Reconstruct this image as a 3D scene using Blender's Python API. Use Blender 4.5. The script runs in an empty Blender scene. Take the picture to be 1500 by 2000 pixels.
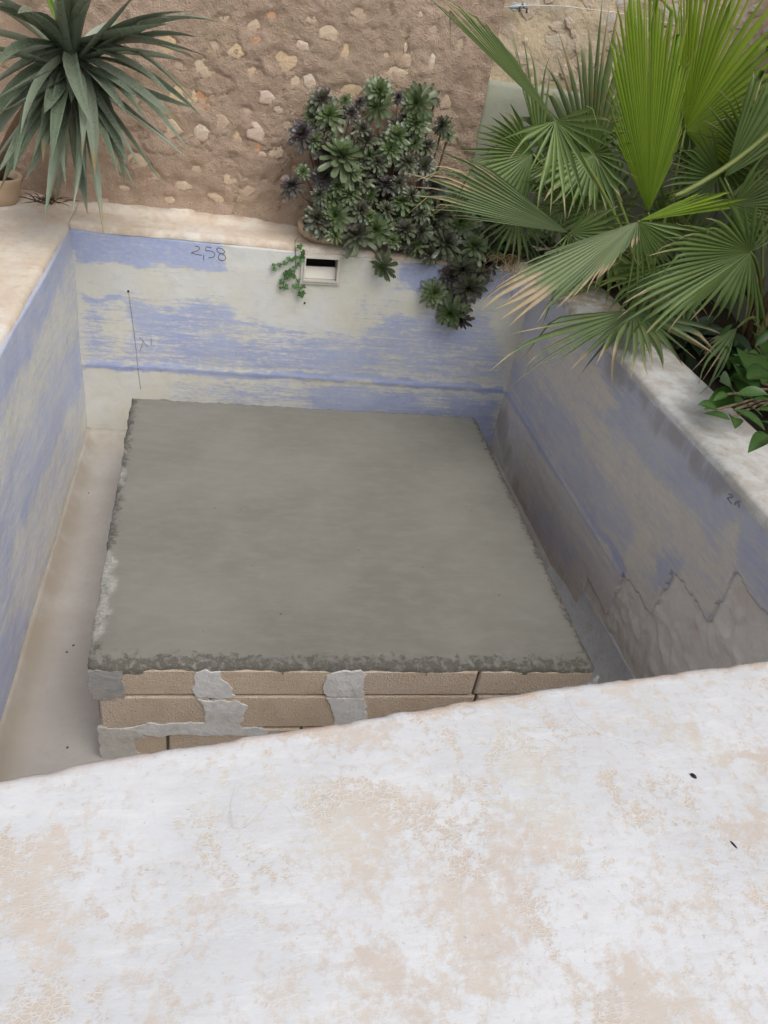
import bpy, math, random
import numpy as np
from mathutils import Vector, Matrix

random.seed(11)
scene = bpy.context.scene
col = scene.collection

# ------------------------------------------------------------------ camera, sky, sun, exposure
CAM_LOC, CAM_ROT, CAM_LENS = ([0.7775,-4.2474,1.2742],[[0.976535,-0.025092,-0.213893],[-0.15877,0.587157,-0.79375],[0.145505,0.809084,0.569396]],26.941)
cam = bpy.data.cameras.new('camera'); cam_o = bpy.data.objects.new('camera', cam); col.objects.link(cam_o)
m4 = Matrix(CAM_ROT).to_4x4(); m4.translation = Vector(CAM_LOC); cam_o.matrix_world = m4
cam.sensor_fit = 'AUTO'; cam.sensor_width = 36.0; cam.lens = CAM_LENS; cam.clip_start = 0.05; cam.clip_end = 2000
scene.camera = cam_o

SUN_DIR = Vector((0.34, -0.58, 0.85)).normalized()
world = bpy.data.worlds.new('World'); scene.world = world; world.use_nodes = True
wn = world.node_tree; wn.nodes.clear()
sky = wn.nodes.new('ShaderNodeTexSky'); sky.sky_type = 'NISHITA'; sky.sun_disc = False
sky.sun_elevation = math.asin(SUN_DIR.z); sky.sun_rotation = math.atan2(SUN_DIR.x, SUN_DIR.y)
sky.dust_density = 4.0; sky.air_density = 1.0
hs = wn.nodes.new('ShaderNodeHueSaturation'); hs.inputs['Saturation'].default_value = 0.30
bg = wn.nodes.new('ShaderNodeBackground'); bg.inputs['Strength'].default_value = 0.14
wo = wn.nodes.new('ShaderNodeOutputWorld')
wn.links.new(sky.outputs[0], hs.inputs['Color']); wn.links.new(hs.outputs[0], bg.inputs['Color']); wn.links.new(bg.outputs[0], wo.inputs[0])
sun = bpy.data.lights.new('sun', 'SUN'); sun.energy = 1.0; sun.angle = math.radians(48); sun.color = (1.0, 0.975, 0.945)
sun_o = bpy.data.objects.new('sun', sun); col.objects.link(sun_o); sun_o.location = (3, -2, 6)
sun_o.rotation_euler = SUN_DIR.to_track_quat('Z', 'Y').to_euler()
scene.view_settings.view_transform = 'Standard'; scene.view_settings.look = 'None'
scene.view_settings.exposure = 0.12; scene.view_settings.gamma = 1.0; scene.view_settings.use_curve_mapping = False
scene.render.engine = 'CYCLES'; scene.cycles.max_bounces = 5; scene.cycles.diffuse_bounces = 3; scene.cycles.glossy_bounces = 2; scene.cycles.transmission_bounces = 3; scene.cycles.use_denoising = True; scene.cycles.use_adaptive_sampling = True; scene.cycles.adaptive_threshold = 0.02

# ------------------------------------------------------------------ helpers: noise, objects
_T = np.random.default_rng(7).random((256, 256))
def vnoise(x, y):
    xi = np.floor(x).astype(int); yi = np.floor(y).astype(int); fx = x-xi; fy = y-yi
    fx = fx*fx*(3-2*fx); fy = fy*fy*(3-2*fy)
    a = _T[xi & 255, yi & 255]; b = _T[(xi+1) & 255, yi & 255]; c = _T[xi & 255, (yi+1) & 255]; d = _T[(xi+1) & 255, (yi+1) & 255]
    return (a*(1-fx)+b*fx)*(1-fy)+(c*(1-fx)+d*fx)*fy
def fbm(x, y, o=4):
    s = 0; a = .5; t = 0
    for k in range(o):
        s = s+a*vnoise(x+17.3*k, y+5.1*k); t += a; x = x*2.03; y = y*2.03; a *= .5
    return s/t
def sstep(e0, e1, x):
    t = np.clip((x-e0)/(e1-e0), 0, 1); return t*t*(3-2*t)
def poly_sd(px, py, poly):
    "signed distance to a polygon, positive inside"
    P = np.array(poly); n = len(P); d = np.full(px.shape, 1e9); ins = np.zeros(px.shape, bool)
    for i in range(n):
        a = P[i]; b = P[(i+1) % n]; e = b-a
        t = np.clip(((px-a[0])*e[0]+(py-a[1])*e[1])/max(e@e, 1e-9), 0, 1)
        d = np.minimum(d, np.hypot(px-a[0]-t*e[0], py-a[1]-t*e[1]))
        c = ((a[1] > py) != (b[1] > py)) & (px < (b[0]-a[0])*(py-a[1])/((b[1]-a[1]) or 1e-9)+a[0])
        ins ^= c
    return np.where(ins, d, -d)
def coverage(u, v, base, patches, wob=.03):
    wu = u+(fbm(u*9, v*9)-.5)*wob*2; wv = v+(fbm(u*9+40, v*9+9)-.5)*wob*2
    c = np.full(u.shape, float(base))
    for poly, val, s in patches:
        w = sstep(-s, s, poly_sd(wu, wv, poly)); c = c*(1-w)+val*w
    return c

PARENT_AT = {}
def thing(name, label, cat, loc, group=None):
    o = bpy.data.objects.new(name, None); o.empty_display_size = .1; col.objects.link(o); o.location = loc
    o['label'] = label; o['category'] = cat
    if group: o['group'] = group
    PARENT_AT[o] = Matrix.Translation(Vector(loc)); return o
def adopt(o, parent):
    if parent is None: return
    o.parent = parent
    o.matrix_parent_inverse = PARENT_AT.get(parent, Matrix.Identity(4)).inverted()
def link(name, me, mat, parent=None):
    o = bpy.data.objects.new(name, me); col.objects.link(o)
    if mat is not None and len(me.materials) == 0: me.materials.append(mat)
    adopt(o, parent); return o
def mesh_data(name, verts, faces, mat=None, attrs=None, smooth=True):
    me = bpy.data.meshes.new(name); me.from_pydata([tuple(map(float, p)) for p in verts], [], [tuple(f) for f in faces])
    for k, a in (attrs or {}).items():
        at = me.attributes.new(k, 'FLOAT', 'POINT'); at.data.foreach_set('value', np.asarray(a, np.float32))
    if smooth: me.polygons.foreach_set('use_smooth', [True]*len(me.polygons))
    if mat: me.materials.append(mat)
    me.update(); return me
def build(name, verts, faces, mat, parent=None, attrs=None, smooth=True):
    return link(name, mesh_data(name, verts, faces, mat, attrs, smooth), None, parent)
def tag(o, label, cat, group=None):
    o['label'] = label; o['category'] = cat
    if group: o['group'] = group
    return o

def panel(name, mat, parent, fn, u0, u1, v0, v1, step, back, attr_fn=None, mask_fn=None, flip=False):
    "a dense sheet fn(u,v)->xyz with its rim and back closed by 'back' (vector): a slab with real thickness"
    nu = max(2, int(round((u1-u0)/step))); nv = max(2, int(round((v1-v0)/step)))
    uu = np.linspace(u0, u1, nu+1); vv = np.linspace(v0, v1, nv+1)
    U, V = np.meshgrid(uu, vv, indexing='ij')
    X, Y, Z = fn(U, V); P = np.stack([X, Y, Z], -1).reshape(-1, 3)
    idx = np.arange((nu+1)*(nv+1)).reshape(nu+1, nv+1)
    q = np.stack([idx[:-1, :-1], idx[1:, :-1], idx[1:, 1:], idx[:-1, 1:]], -1)
    if mask_fn is not None:
        keep = mask_fn((uu[:-1, None]+uu[1:, None])/2+0*vv[None, 1:], (vv[None, :-1]+vv[None, 1:])/2+0*uu[1:, None])
        q = q[keep]
    q = q.reshape(-1, 4)
    if flip: q = q[:, ::-1]
    e = np.concatenate([q[:, [0, 1]], q[:, [1, 2]], q[:, [2, 3]], q[:, [3, 0]]])
    key = np.sort(e, 1); _, inv, cnt = np.unique(key, axis=0, return_inverse=True, return_counts=True)
    b = e[cnt[inv.reshape(-1)] == 1]
    bv = np.unique(b); remap = {int(a): len(P)+i for i, a in enumerate(bv)}
    Pb = P[bv]+np.array(back); n0 = len(P)
    faces = q.tolist()+[[int(j), int(i), remap[int(i)], remap[int(j)]] for i, j in b]
    if mask_fn is None:
        c = [remap[int(idx[0, 0])], remap[int(idx[-1, 0])], remap[int(idx[-1, -1])], remap[int(idx[0, -1])]]
        faces.append(c[::-1] if not flip else c)
    P = np.concatenate([P, Pb])
    at = {}
    if attr_fn:
        for k, a in attr_fn(U, V).items():
            a = a.reshape(-1); at[k] = np.concatenate([a, a[bv]])
    return build(name, P, faces, mat, parent, at)

def tube(path, radii, seg=6):
    V, F = [], []; path = [Vector(p) for p in path]
    for i, p in enumerate(path):
        d = (path[min(i+1, len(path)-1)]-path[max(i-1, 0)]).normalized()
        a = d.cross(Vector((0, 0, 1)) if abs(d.z) < .9 else Vector((1, 0, 0))).normalized(); b = d.cross(a)
        r = radii[i] if hasattr(radii, '__len__') else radii
        for k in range(seg):
            t = 2*math.pi*k/seg; V.append(p+(a*math.cos(t)+b*math.sin(t))*r)
    for i in range(len(path)-1):
        for k in range(seg):
            F.append((i*seg+k, i*seg+(k+1) % seg, (i+1)*seg+(k+1) % seg, (i+1)*seg+k))
    F.append(tuple(range(seg))[::-1]); F.append(tuple((len(path)-1)*seg+k for k in range(seg)))
    return V, F
def join(parts):
    V, F = [], []
    for v, f in parts:
        n = len(V); V += list(v); F += [tuple(i+n for i in q) for q in f]
    return V, F
def bez(a, b, c, n):
    return [(1-t)*(1-t)*a+2*t*(1-t)*b+t*t*c for t in (k/n for k in range(n+1))]

# ------------------------------------------------------------------ helpers: materials
class NT:
    def __init__(s, name):
        s.m = bpy.data.materials.new(name); s.m.use_nodes = True; s.t = s.m.node_tree; s.t.nodes.clear()
        s.out = s.n('OutputMaterial'); s.tc = s.n('TexCoord').outputs['Object']
    def n(s, k): return s.t.nodes.new('ShaderNode'+k)
    def l(s, a, b): s.t.links.new(a, b)
    def put(s, sock, val):
        if hasattr(val, 'is_linked'): s.l(val, sock)
        elif isinstance(val, tuple): sock.default_value = val if len(val) == len(sock.default_value) else val+(1,)
        else: sock.default_value = val
    def map(s, scale=(1, 1, 1), rot=(0, 0, 0), vec=None):
        n = s.n('Mapping'); s.l(vec or s.tc, n.inputs[0]); n.inputs['Scale'].default_value = scale; n.inputs['Rotation'].default_value = rot; return n.outputs[0]
    def noise(s, sc, det=5, rough=.6, vec=None, dist=0):
        n = s.n('TexNoise'); s.l(vec or s.tc, n.inputs['Vector']); n.inputs['Scale'].default_value = sc; n.inputs['Detail'].default_value = min(det, 5.5)
        n.inputs['Roughness'].default_value = rough; n.inputs['Distortion'].default_value = dist; return n.outputs[0]
    def voro(s, sc, feat='DISTANCE_TO_EDGE', vec=None):
        n = s.n('TexVoronoi'); n.feature = feat; s.l(vec or s.tc, n.inputs['Vector']); n.inputs['Scale'].default_value = sc; return n.outputs[0]
    def math(s, op, a, b=0., c=0.):
        n = s.n('Math'); n.operation = op; s.put(n.inputs[0], a); s.put(n.inputs[1], b); s.put(n.inputs[2], c); return n.outputs[0]
    def rng(s, x, a, b, c=0., d=1., smooth=True):
        n = s.n('MapRange'); n.interpolation_type = 'SMOOTHSTEP' if smooth else 'LINEAR'
        for i, q in enumerate((x, a, b, c, d)): s.put(n.inputs[i], q)
        return n.outputs[0]
    def attr(s, name):
        n = s.n('Attribute'); n.attribute_name = name; return n.outputs['Fac']
    def objrand(s): return s.n('ObjectInfo').outputs['Random']
    def mix(s, f, a, b, mode='MIX'):
        n = s.n('Mix'); n.data_type = 'RGBA'; n.blend_type = mode
        s.put(n.inputs[0], f); s.put(n.inputs[6], a); s.put(n.inputs[7], b); return n.outputs[2]
    def bump(s, h, strength=.3, dist=.01):
        n = s.n('Bump'); s.l(h, n.inputs['Height']); n.inputs['Strength'].default_value = strength; n.inputs['Distance'].default_value = dist; return n.outputs[0]
    def done(s, color, rough=.85, normal=None, spec=.3, transl=None, sheen=0):
        p = s.n('BsdfPrincipled'); s.put(p.inputs['Base Color'], color); s.put(p.inputs['Roughness'], rough); p.inputs['Specular IOR Level'].default_value = spec
        if normal: s.l(normal, p.inputs['Normal'])
        sh = p.outputs[0]
        if transl:
            f, c = transl; t = s.n('BsdfTranslucent'); s.put(t.inputs[0], c)
            mx = s.n('MixShader'); mx.inputs[0].default_value = f; s.l(sh, mx.inputs[1]); s.l(t.outputs[0], mx.inputs[2]); sh = mx.outputs[0]
        s.l(sh, s.out.inputs[0]); return s.m
def plain(name, c, rough=.8, var=.25, sc=30, spec=.3):
    t = NT(name); n = t.noise(sc); k = tuple(x*(1-var) for x in c); return t.done(t.mix(n, k, tuple(min(1, x*(1+var)) for x in c)), rough, t.bump(n, .3, .004), spec)

def mat_painted(name, streak, cream, cream2, lo=.24, hi=.80, cover=.86, b1=(.275, .35, .655), b2=(.38, .445, .68)):
    "worn blue paint over trowelled plaster; 'paint' says how much paint is left, 'stain' where brown runs have dried"
    t = NT(name)
    s1 = t.math('ADD', t.math('MULTIPLY', t.noise(3.0, 9, .68, t.map(streak), .3), .55), t.math('MULTIPLY', t.noise(8.0, 9, .7, t.map(streak), .2), .45)); s2 = t.noise(60, 4, .6, t.map(tuple(.35+.65*min(1, q/6) for q in streak))); s3 = t.noise(2.2, 6, .6)
    a = t.attr('paint')
    m = t.math('ADD', a, t.math('MULTIPLY', t.math('SUBTRACT', s1, .5), 2.3))
    m = t.math('ADD', m, t.math('MULTIPLY', t.math('SUBTRACT', s2, .5), 1.25))
    m = t.math('ADD', m, t.math('MULTIPLY', t.math('SUBTRACT', s3, .5), .35))
    mask = t.rng(m, lo, hi)
    blue = t.mix(t.rng(s3, .35, .65), b1, b2)
    blue = t.mix(t.math('MULTIPLY', t.rng(s2, .4, .7), .35), blue, cream)
    base = t.mix(t.rng(t.noise(1.6, 7, .65), .35, .65), cream, cream2)
    base = t.mix(t.math('MULTIPLY', t.rng(t.noise(7, 8, .7), .5, .75), .30), base, (.46, .44, .40))
    c = t.mix(t.math('MULTIPLY', mask, cover), base, blue)
    st = t.math('MULTIPLY', t.attr('stain'), t.rng(t.math('ADD', t.noise(9, 7, .7, t.map((1, 1, .25))), t.math('MULTIPLY', t.attr('stain'), .15)), .42, .66))
    c = t.mix(t.math('MULTIPLY', st, .6), c, (.27, .23, .17))
    c = t.mix(t.math('MULTIPLY', t.rng(t.noise(140, 3, .6), .66, .76), .25), c, (.2, .19, .18))
    h = t.math('ADD', t.math('MULTIPLY', t.noise(22, 8, .7), .8), t.math('MULTIPLY', mask, .25)); h = t.math('ADD', h, t.math('MULTIPLY', s1, .4))
    return t.done(c, t.rng(mask, 0, 1, .85, .62), t.bump(h, .35, .008), .3)

CREAM = (.66, .64, .535); CREAM2 = (.67, .67, .65)
M = {}
M['back'] = mat_painted('blue_paint_back', (1.0, 1.0, 14.0), CREAM, CREAM2)
M['side'] = mat_painted('blue_paint_left', (3.0, 1.2, 7.0), (.76, .745, .66), (.74, .73, .69), .02, .98, .86, (.37, .45, .75), (.50, .57, .80))
M['right'] = mat_painted('blue_paint_right', (3.0, 1.0, 9.0), (.76, .70, .60), (.73, .67, .60), .06, .96, .82, (.38, .435, .68), (.50, .53, .68))

def mat_whitewash():
    t = NT('peeling_whitewash'); a = t.attr('peel')
    n1 = t.noise(7, 9, .68); n2 = t.noise(55, 6, .65); n3 = t.noise(2.0, 5, .6)
    v = t.voro(95, 'DISTANCE_TO_EDGE', t.map((1, 1.1, 1)));
    n4 = t.noise(17, 9, .72, t.map((1.3, .8, 1), (0, 0, .2))); va = t.noise(4.2, 4, .5)
    m = t.math('ADD', a, t.math('MULTIPLY', t.math('SUBTRACT', n1, .5), 1.1)); m = t.math('ADD', m, t.math('MULTIPLY', t.math('SUBTRACT', n2, .5), 1.7)); m = t.math('ADD', m, t.math('MULTIPLY', t.math('SUBTRACT', n4, .5), 1.3))
    thin = t.rng(m, .20, .88)                                   # where the wash has gone thin
    crk = t.rng(va, .46, .58)                                   # crackled only in places
    chips = t.math('MULTIPLY', t.math('MULTIPLY', t.rng(v, .03, .12), t.rng(m, .42, .66)), crk)
    lines = t.math('MULTIPLY', t.math('MULTIPLY', t.rng(v, .0, .06, 1, 0), t.rng(m, .40, .62)), crk)
    white = t.mix(t.rng(n3, .35, .65), (.70, .71, .73), (.62, .63, .65))
    white = t.mix(t.math('MULTIPLY', t.rng(t.noise(13, 8, .72), .46, .72), .35), white, (.60, .59, .585))
    br = t.noise(26, 6, .75, t.map((.35, 1.7, 1), (0, 0, -.12)), .4); white = t.mix(t.math('MULTIPLY', t.rng(br, .5, .68), .32), white, (.80, .80, .80)); white = t.mix(t.math('MULTIPLY', t.rng(br, .47, .36), .30), white, (.55, .535, .52))
    beige = t.mix(t.rng(t.noise(5, 6, .6), .35, .68), (.62, .54, .455), (.585, .49, .415))
    beige = t.mix(t.rng(t.noise(3.1, 5, .6), .5, .7), beige, (.63, .60, .52))
    c = t.mix(t.math('MULTIPLY', thin, .76), white, beige); c = t.mix(t.math('MULTIPLY', chips, .45), c, tuple(q*.92 for q in (.62, .52, .44)))
    c = t.mix(t.math('MULTIPLY', lines, .45), c, (.76, .74, .71))
    e = t.attr('edge'); c = t.mix(t.math('MULTIPLY', t.math('MULTIPLY', e, t.rng(n1, .38, .6)), .7), c, (.60, .40, .29))
    cr = t.noise(1.3, 4, .5, None, .6); ln = t.rng(t.math('ABSOLUTE', t.math('SUBTRACT', cr, .5)), .0, .0022, 1, 0)
    c = t.mix(t.math('MULTIPLY', t.math('MULTIPLY', ln, t.rng(n3, .5, .6)), .3), c, (.33, .30, .27))
    c = t.mix(t.math('MULTIPLY', t.rng(t.noise(95, 3, .5), .68, .75), .5), c, (.42, .36, .31))
    h = t.math('ADD', t.math('MULTIPLY', t.noise(40, 8, .7), .5), t.math('MULTIPLY', chips, -.5)); h = t.math('ADD', h, t.math('MULTIPLY', n1, .6)); h = t.math('ADD', h, t.math('MULTIPLY', thin, -.35)); h = t.math('ADD', h, t.math('MULTIPLY', br, .35))
    return t.done(c, .75, t.bump(h, .26, .007), .3)
M['wash'] = mat_whitewash()

def mat_rim():
    t = NT('cream_limewash_rim'); n = t.noise(5, 8, .66); k = t.noise(28, 7, .7); a = t.attr('edge')
    c = t.mix(t.rng(n, .3, .65), (.76, .70, .61), (.66, .54, .42)); c = t.mix(t.rng(t.noise(2.4, 5), .48, .66), c, (.79, .765, .715))
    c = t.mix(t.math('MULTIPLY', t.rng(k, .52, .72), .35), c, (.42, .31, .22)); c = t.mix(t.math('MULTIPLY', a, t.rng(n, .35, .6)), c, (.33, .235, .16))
    return t.done(c, .85, t.bump(t.math('ADD', k, n), .4, .01), .25)
M['rim'] = mat_rim()
def mat_rimgrey():
    t = NT('grey_white_coping'); n = t.noise(6, 8, .68); k = t.noise(35, 7, .7); a = t.attr('edge')
    c = t.mix(t.rng(n, .38, .62), (.74, .73, .71), (.56, .52, .47)); c = t.mix(t.math('MULTIPLY', t.rng(k, .52, .74), .4), c, (.36, .31, .25))
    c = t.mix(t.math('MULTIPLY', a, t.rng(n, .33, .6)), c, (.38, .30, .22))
    return t.done(c, .8, t.bump(t.math('ADD', k, n), .35, .008), .3)
M['coping'] = mat_rimgrey()

def mat_floor():
    t = NT('dusty_pool_floor'); n = t.noise(2.5, 8, .6); k = t.noise(30, 8, .7)
    c = t.mix(t.rng(n, .35, .65), (.60, .57, .53), (.52, .475, .44)); c = t.mix(t.math('MULTIPLY', t.rng(k, .45, .75), .25), c, (.40, .36, .33))
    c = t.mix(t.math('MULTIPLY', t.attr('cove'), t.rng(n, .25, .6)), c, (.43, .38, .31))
    return t.done(c, .75, t.bump(k, .2, .006), .3)
M['floor'] = mat_floor()
def mat_cement():
    t = NT('fresh_cement_screed'); n = t.noise(1.7, 6, .6); k = t.noise(9, 9, .62, t.map((1, 2.4, 1), (0, 0, .35))); f = t.noise(90, 5, .7)
    c = t.mix(t.rng(n, .33, .67), (.216, .207, .178), (.264, .253, .218)); c = t.mix(t.math('MULTIPLY', t.rng(k, .42, .68), .35), c, (.295, .287, .255)); arc = t.noise(4.5, 6, .7, t.map((1, 3.5, 1), (0, 0, -.5)), 2.2); c = t.mix(t.math('MULTIPLY', t.rng(arc, .52, .62), .10), c, (.34, .33, .30)); c = t.mix(t.math('MULTIPLY', t.rng(arc, .47, .40), .10), c, (.19, .183, .155))
    e = t.attr('edge'); e2 = t.rng(t.math('ADD', e, t.math('MULTIPLY', t.math('SUBTRACT', t.noise(34, 8, .78), .5), 2.6)), .62, .98)
    c = t.mix(t.math('MULTIPLY', e2, .75), c, (.115, .11, .09)); c = t.mix(t.attr('lip'), c, t.mix(t.rng(f, .4, .6), (.36, .35, .31), (.50, .49, .45)))
    c = t.mix(t.math('MULTIPLY', t.rng(t.noise(60, 2, .5), .72, .78), .5), c, (.14, .135, .12))
    h = t.math('ADD', t.math('MULTIPLY', f, t.math('ADD', t.math('MULTIPLY', e2, 1.6), .10)), t.math('MULTIPLY', k, .35))
    return t.done(c, t.rng(e2, 0, 1, .55, .9), t.bump(h, .5, .008), .35)
M['cement'] = mat_cement()
def mat_block():
    t = NT('tan_concrete_block'); r = t.objrand(); f = t.noise(130, 5, .75); g = t.voro(150, 'F1')
    c = t.mix(r, (.68, .555, .435), (.63, .535, .445)); c = t.mix(t.rng(t.noise(8, 6), .35, .7), c, (.60, .475, .36)); c = t.mix(t.math('MULTIPLY', t.rng(f, .5, .7), .6), c, (.36, .275, .20))
    c = t.mix(t.math('MULTIPLY', t.rng(f, .3, .42, 1, 0), .4), c, (.66, .56, .45))
    return t.done(c, .95, t.bump(t.math('ADD', f, g), .5, .008), .15)
M['block'] = mat_block()
def mat_patch(name, a, b):
    t = NT(name); n = t.noise(14, 7, .65); k = t.noise(38, 6, .7)
    c = t.mix(t.rng(n, .3, .7), a, b); c = t.mix(t.math('MULTIPLY', t.rng(k, .48, .75), .5), c, tuple(x*.62 for x in a)); c = t.mix(t.math('MULTIPLY', t.rng(t.noise(9, 5), .5, .68), .3), c, (.52, .43, .33)); return t.done(c, .85, t.bump(t.math('ADD', n, k), .6, .012), .25)
M['patch'] = mat_patch('pale_grey_mortar', (.70, .705, .70), (.78, .78, .775)); M['patchdark'] = mat_patch('wet_grey_mortar', (.33, .33, .325), (.42, .42, .41)); M['patchlight'] = mat_patch('cream_mortar', (.68, .665, .63), (.62, .60, .56))
M['fillet'] = mat_patch('grey_blue_fillet', (.70, .72, .76), (.75, .76, .78))
M['joint'] = plain('dark_joint_mortar', (.16, .15, .135))
def mat_raw():
    t = NT('raw_cement_scar'); n = t.noise(6, 9, .7, None, .8); k = t.noise(40, 7, .7)
    c = t.mix(t.rng(n, .35, .65), (.85, .80, .74), (.78, .725, .67)); c = t.mix(t.math('MULTIPLY', t.rng(k, .5, .75), .35), c, (.86, .84, .80)); c = t.mix(t.math('MULTIPLY', t.rng(t.noise(4, 4), .56, .68), .5), c, (.72, .58, .50))
    return t.done(c, .9, t.bump(t.math('ADD', n, k), .45, .014), .2)
M['raw'] = mat_raw()
def mat_clay():
    t = NT('clay_mortar'); n = t.noise(3.2, 8, .65); k = t.noise(24, 8, .72); f = t.noise(120, 4, .7)
    c = t.mix(t.rng(n, .34, .64), (.64, .475, .365), (.54, .39, .29)); c = t.mix(t.rng(t.noise(1.3, 4), .48, .62), c, (.61, .455, .335))
    c = t.mix(t.math('MULTIPLY', t.rng(k, .46, .72), .5), c, (.71, .57, .45)); c = t.mix(t.math('MULTIPLY', t.rng(f, .6, .72), .35), c, (.20, .12, .08))
    c = t.mix(t.math('MULTIPLY', t.attr('pale'), .75), c, (.60, .47, .33))
    return t.done(c, .97, t.bump(t.math('ADD', t.math('MULTIPLY', k, 1.3), t.math('MULTIPLY', f, .9)), 1.0, .022), .1)
M['clay'] = mat_clay()
def mat_stone(name, a, b):
    t = NT(name); n = t.noise(14, 8, .7); f = t.noise(70, 6, .7); c = t.mix(t.rng(n, .32, .68), a, b); c = t.mix(t.math('MULTIPLY', t.rng(f, .52, .75), .5), c, tuple(x*.5 for x in b))
    c = t.mix(t.math('MULTIPLY', t.rng(t.noise(11, 7, .7), .40, .62), .8), c, (.61, .455, .345))
    return t.done(c, .93, t.bump(t.math('ADD', n, f), .8, .012), .15)
M['stone_c'] = mat_stone('cream_stone', (.69, .57, .42), (.60, .475, .335)); M['stone_y'] = mat_stone('yellow_stone', (.70, .55, .33), (.62, .46, .27)); M['stone_o'] = mat_stone('orange_brick_chip', (.55, .27, .13), (.64, .37, .20))
M['stone_w'] = mat_stone('white_stone', (.74, .66, .54), (.66, .56, .43)); M['stone_p'] = mat_stone('pinkish_stone', (.66, .515, .43), (.72, .59, .50)); M['stone_g'] = mat_stone('buff_stone', (.58, .45, .33), (.52, .40, .29))
def mat_buff():
    t = NT('buff_rubble_mortar'); n = t.noise(5, 8, .66); k = t.noise(30, 8, .7)
    c = t.mix(t.rng(n, .35, .66), (.60, .48, .33), (.54, .45, .35)); c = t.mix(t.math('MULTIPLY', t.rng(k, .5, .72), .5), c, (.42, .31, .20)); return t.done(c, .95, t.bump(t.math('ADD', n, k), .9, .015), .12)
M['buff'] = mat_buff(); M['stone_b'] = mat_stone('pale_rubble_stone', (.62, .53, .40), (.55, .49, .42)); M['stone_bw'] = mat_stone('grey_white_stone', (.62, .60, .57), (.55, .52, .48))
def mat_white():
    t = NT('old_white_wall'); n = t.noise(3, 8, .65); k = t.noise(20, 7, .7); c = t.mix(t.rng(n, .35, .68), (.40, .41, .33), (.33, .335, .26)); c = t.mix(t.math('MULTIPLY', t.rng(k, .55, .75), .4), c, (.40, .37, .28)); return t.done(c, .85, t.bump(k, .4, .008), .25)
M['white'] = mat_white()
M['soil'] = plain('dark_soil', (.045, .032, .022), .95, .5, 40); M['ground'] = plain('terrace_cement', (.30, .28, .25), .9, .15, 6)
M['pencil'] = plain('pencil_line', (.10, .11, .15), .7, .2); M['pencilmid'] = plain('worn_pencil_line', (.16, .165, .18), .7, .2); M['pencilfaint'] = plain('faint_pencil_line', (.26, .27, .32), .7, .1)
M['metal'] = plain('cream_plastic_frame', (.60, .57, .50), .5, .08, 12); M['flap'] = plain('cream_plastic_flap', (.66, .63, .56), .45, .08, 6); M['dark'] = plain('dark_throat', (.035, .03, .025), .9, .2)
M['pot'] = plain('cream_terracotta', (.56, .42, .29), .85, .2, 14); M['bark'] = plain('brown_bark', (.12, .075, .045), .95, .5, 40); M['stem'] = plain('grey_brown_stem', (.17, .125, .085), .9, .4, 40)
M['seed'] = plain('dark_seed_pod', (.03, .012, .022), .5, .2); M['cord'] = plain('pale_cord', (.72, .70, .66), .7, .1); M['dry'] = plain('dry_straw', (.42, .29, .15), .9, .35, 30)
M['steel'] = plain('dull_steel', (.42, .46, .48), .45, .2)
M['bluestroke'] = plain('blue_grey_paint_stroke', (.10, .14, .17), .8, .3)

def mat_leaf(name, c1, c2, rib, tipc, tr=.25, rough=.42, tip0=.86, trc=None, brown=.0):
    t = NT(name); r = t.attr('rnd'); a = t.attr('along'); n = t.noise(35, 5, .6); b = t.noise(9, 5, .65)
    c = t.mix(t.rng(t.math('ADD', t.math('MULTIPLY', r, .7), t.math('MULTIPLY', b, .5)), .25, .9), c1, c2)
    c = t.mix(t.math('MULTIPLY', t.attr('rib'), .55), c, rib)
    edge = t.math('ADD', a, t.math('MULTIPLY', t.math('SUBTRACT', r, .5), .35)); edge = t.math('ADD', edge, t.math('MULTIPLY', t.math('SUBTRACT', n, .5), .25))
    c = t.mix(t.rng(edge, tip0, tip0+.14), c, tipc)
    if brown: c = t.mix(t.math('MULTIPLY', t.rng(t.noise(6, 6, .7), .55, .68), brown), c, (.30, .19, .07))
    tcol = t.mix(.5, c, trc or tuple(min(1, x*1.6) for x in c2))
    return t.done(c, t.rng(b, .3, .7, rough-.06, rough+.12), t.bump(n, .15, .003), .45, (tr, tcol))
M['young'] = mat_leaf('young_palm_leaf', (.15, .27, .018), (.29, .44, .03), (.42, .54, .10), (.46, .42, .16), .42, .36, .95, (.30, .50, .02))
M['mature'] = mat_leaf('mature_palm_leaf', (.08, .15, .03), (.165, .25, .06), (.29, .36, .15), (.46, .38, .22), .26, .34, .88, (.22, .36, .04))
M['old'] = mat_leaf('old_palm_leaf', (.085, .15, .045), (.18, .25, .10), (.32, .36, .21), (.48, .38, .24), .2, .42, .76, (.24, .34, .06), .35)
M['petiole'] = mat_leaf('palm_petiole', (.16, .22, .05), (.22, .27, .07), (.25, .3, .08), (.25, .3, .08), .1, .45, 2)
M['yucca'] = mat_leaf('yucca_leaf', (.115, .16, .10), (.21, .25, .18), (.33, .36, .28), (.26, .20, .11), .08, .26, .96)
M['yuccay'] = mat_leaf('young_yucca_leaf', (.13, .24, .045), (.22, .36, .065), (.26, .36, .12), (.2, .2, .1), .4, .35, .97)
M['shrub'] = mat_leaf('shrub_leaf', (.025, .08, .018), (.06, .145, .026), (.11, .19, .05), (.08, .16, .03), .25, .28, 2)
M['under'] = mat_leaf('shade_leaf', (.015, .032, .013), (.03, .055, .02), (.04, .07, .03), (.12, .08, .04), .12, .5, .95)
M['ivy'] = mat_leaf('ivy_leaf', (.03, .10, .02), (.06, .17, .035), (.1, .2, .06), (.07, .15, .03), .25, .4, 2)
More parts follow.
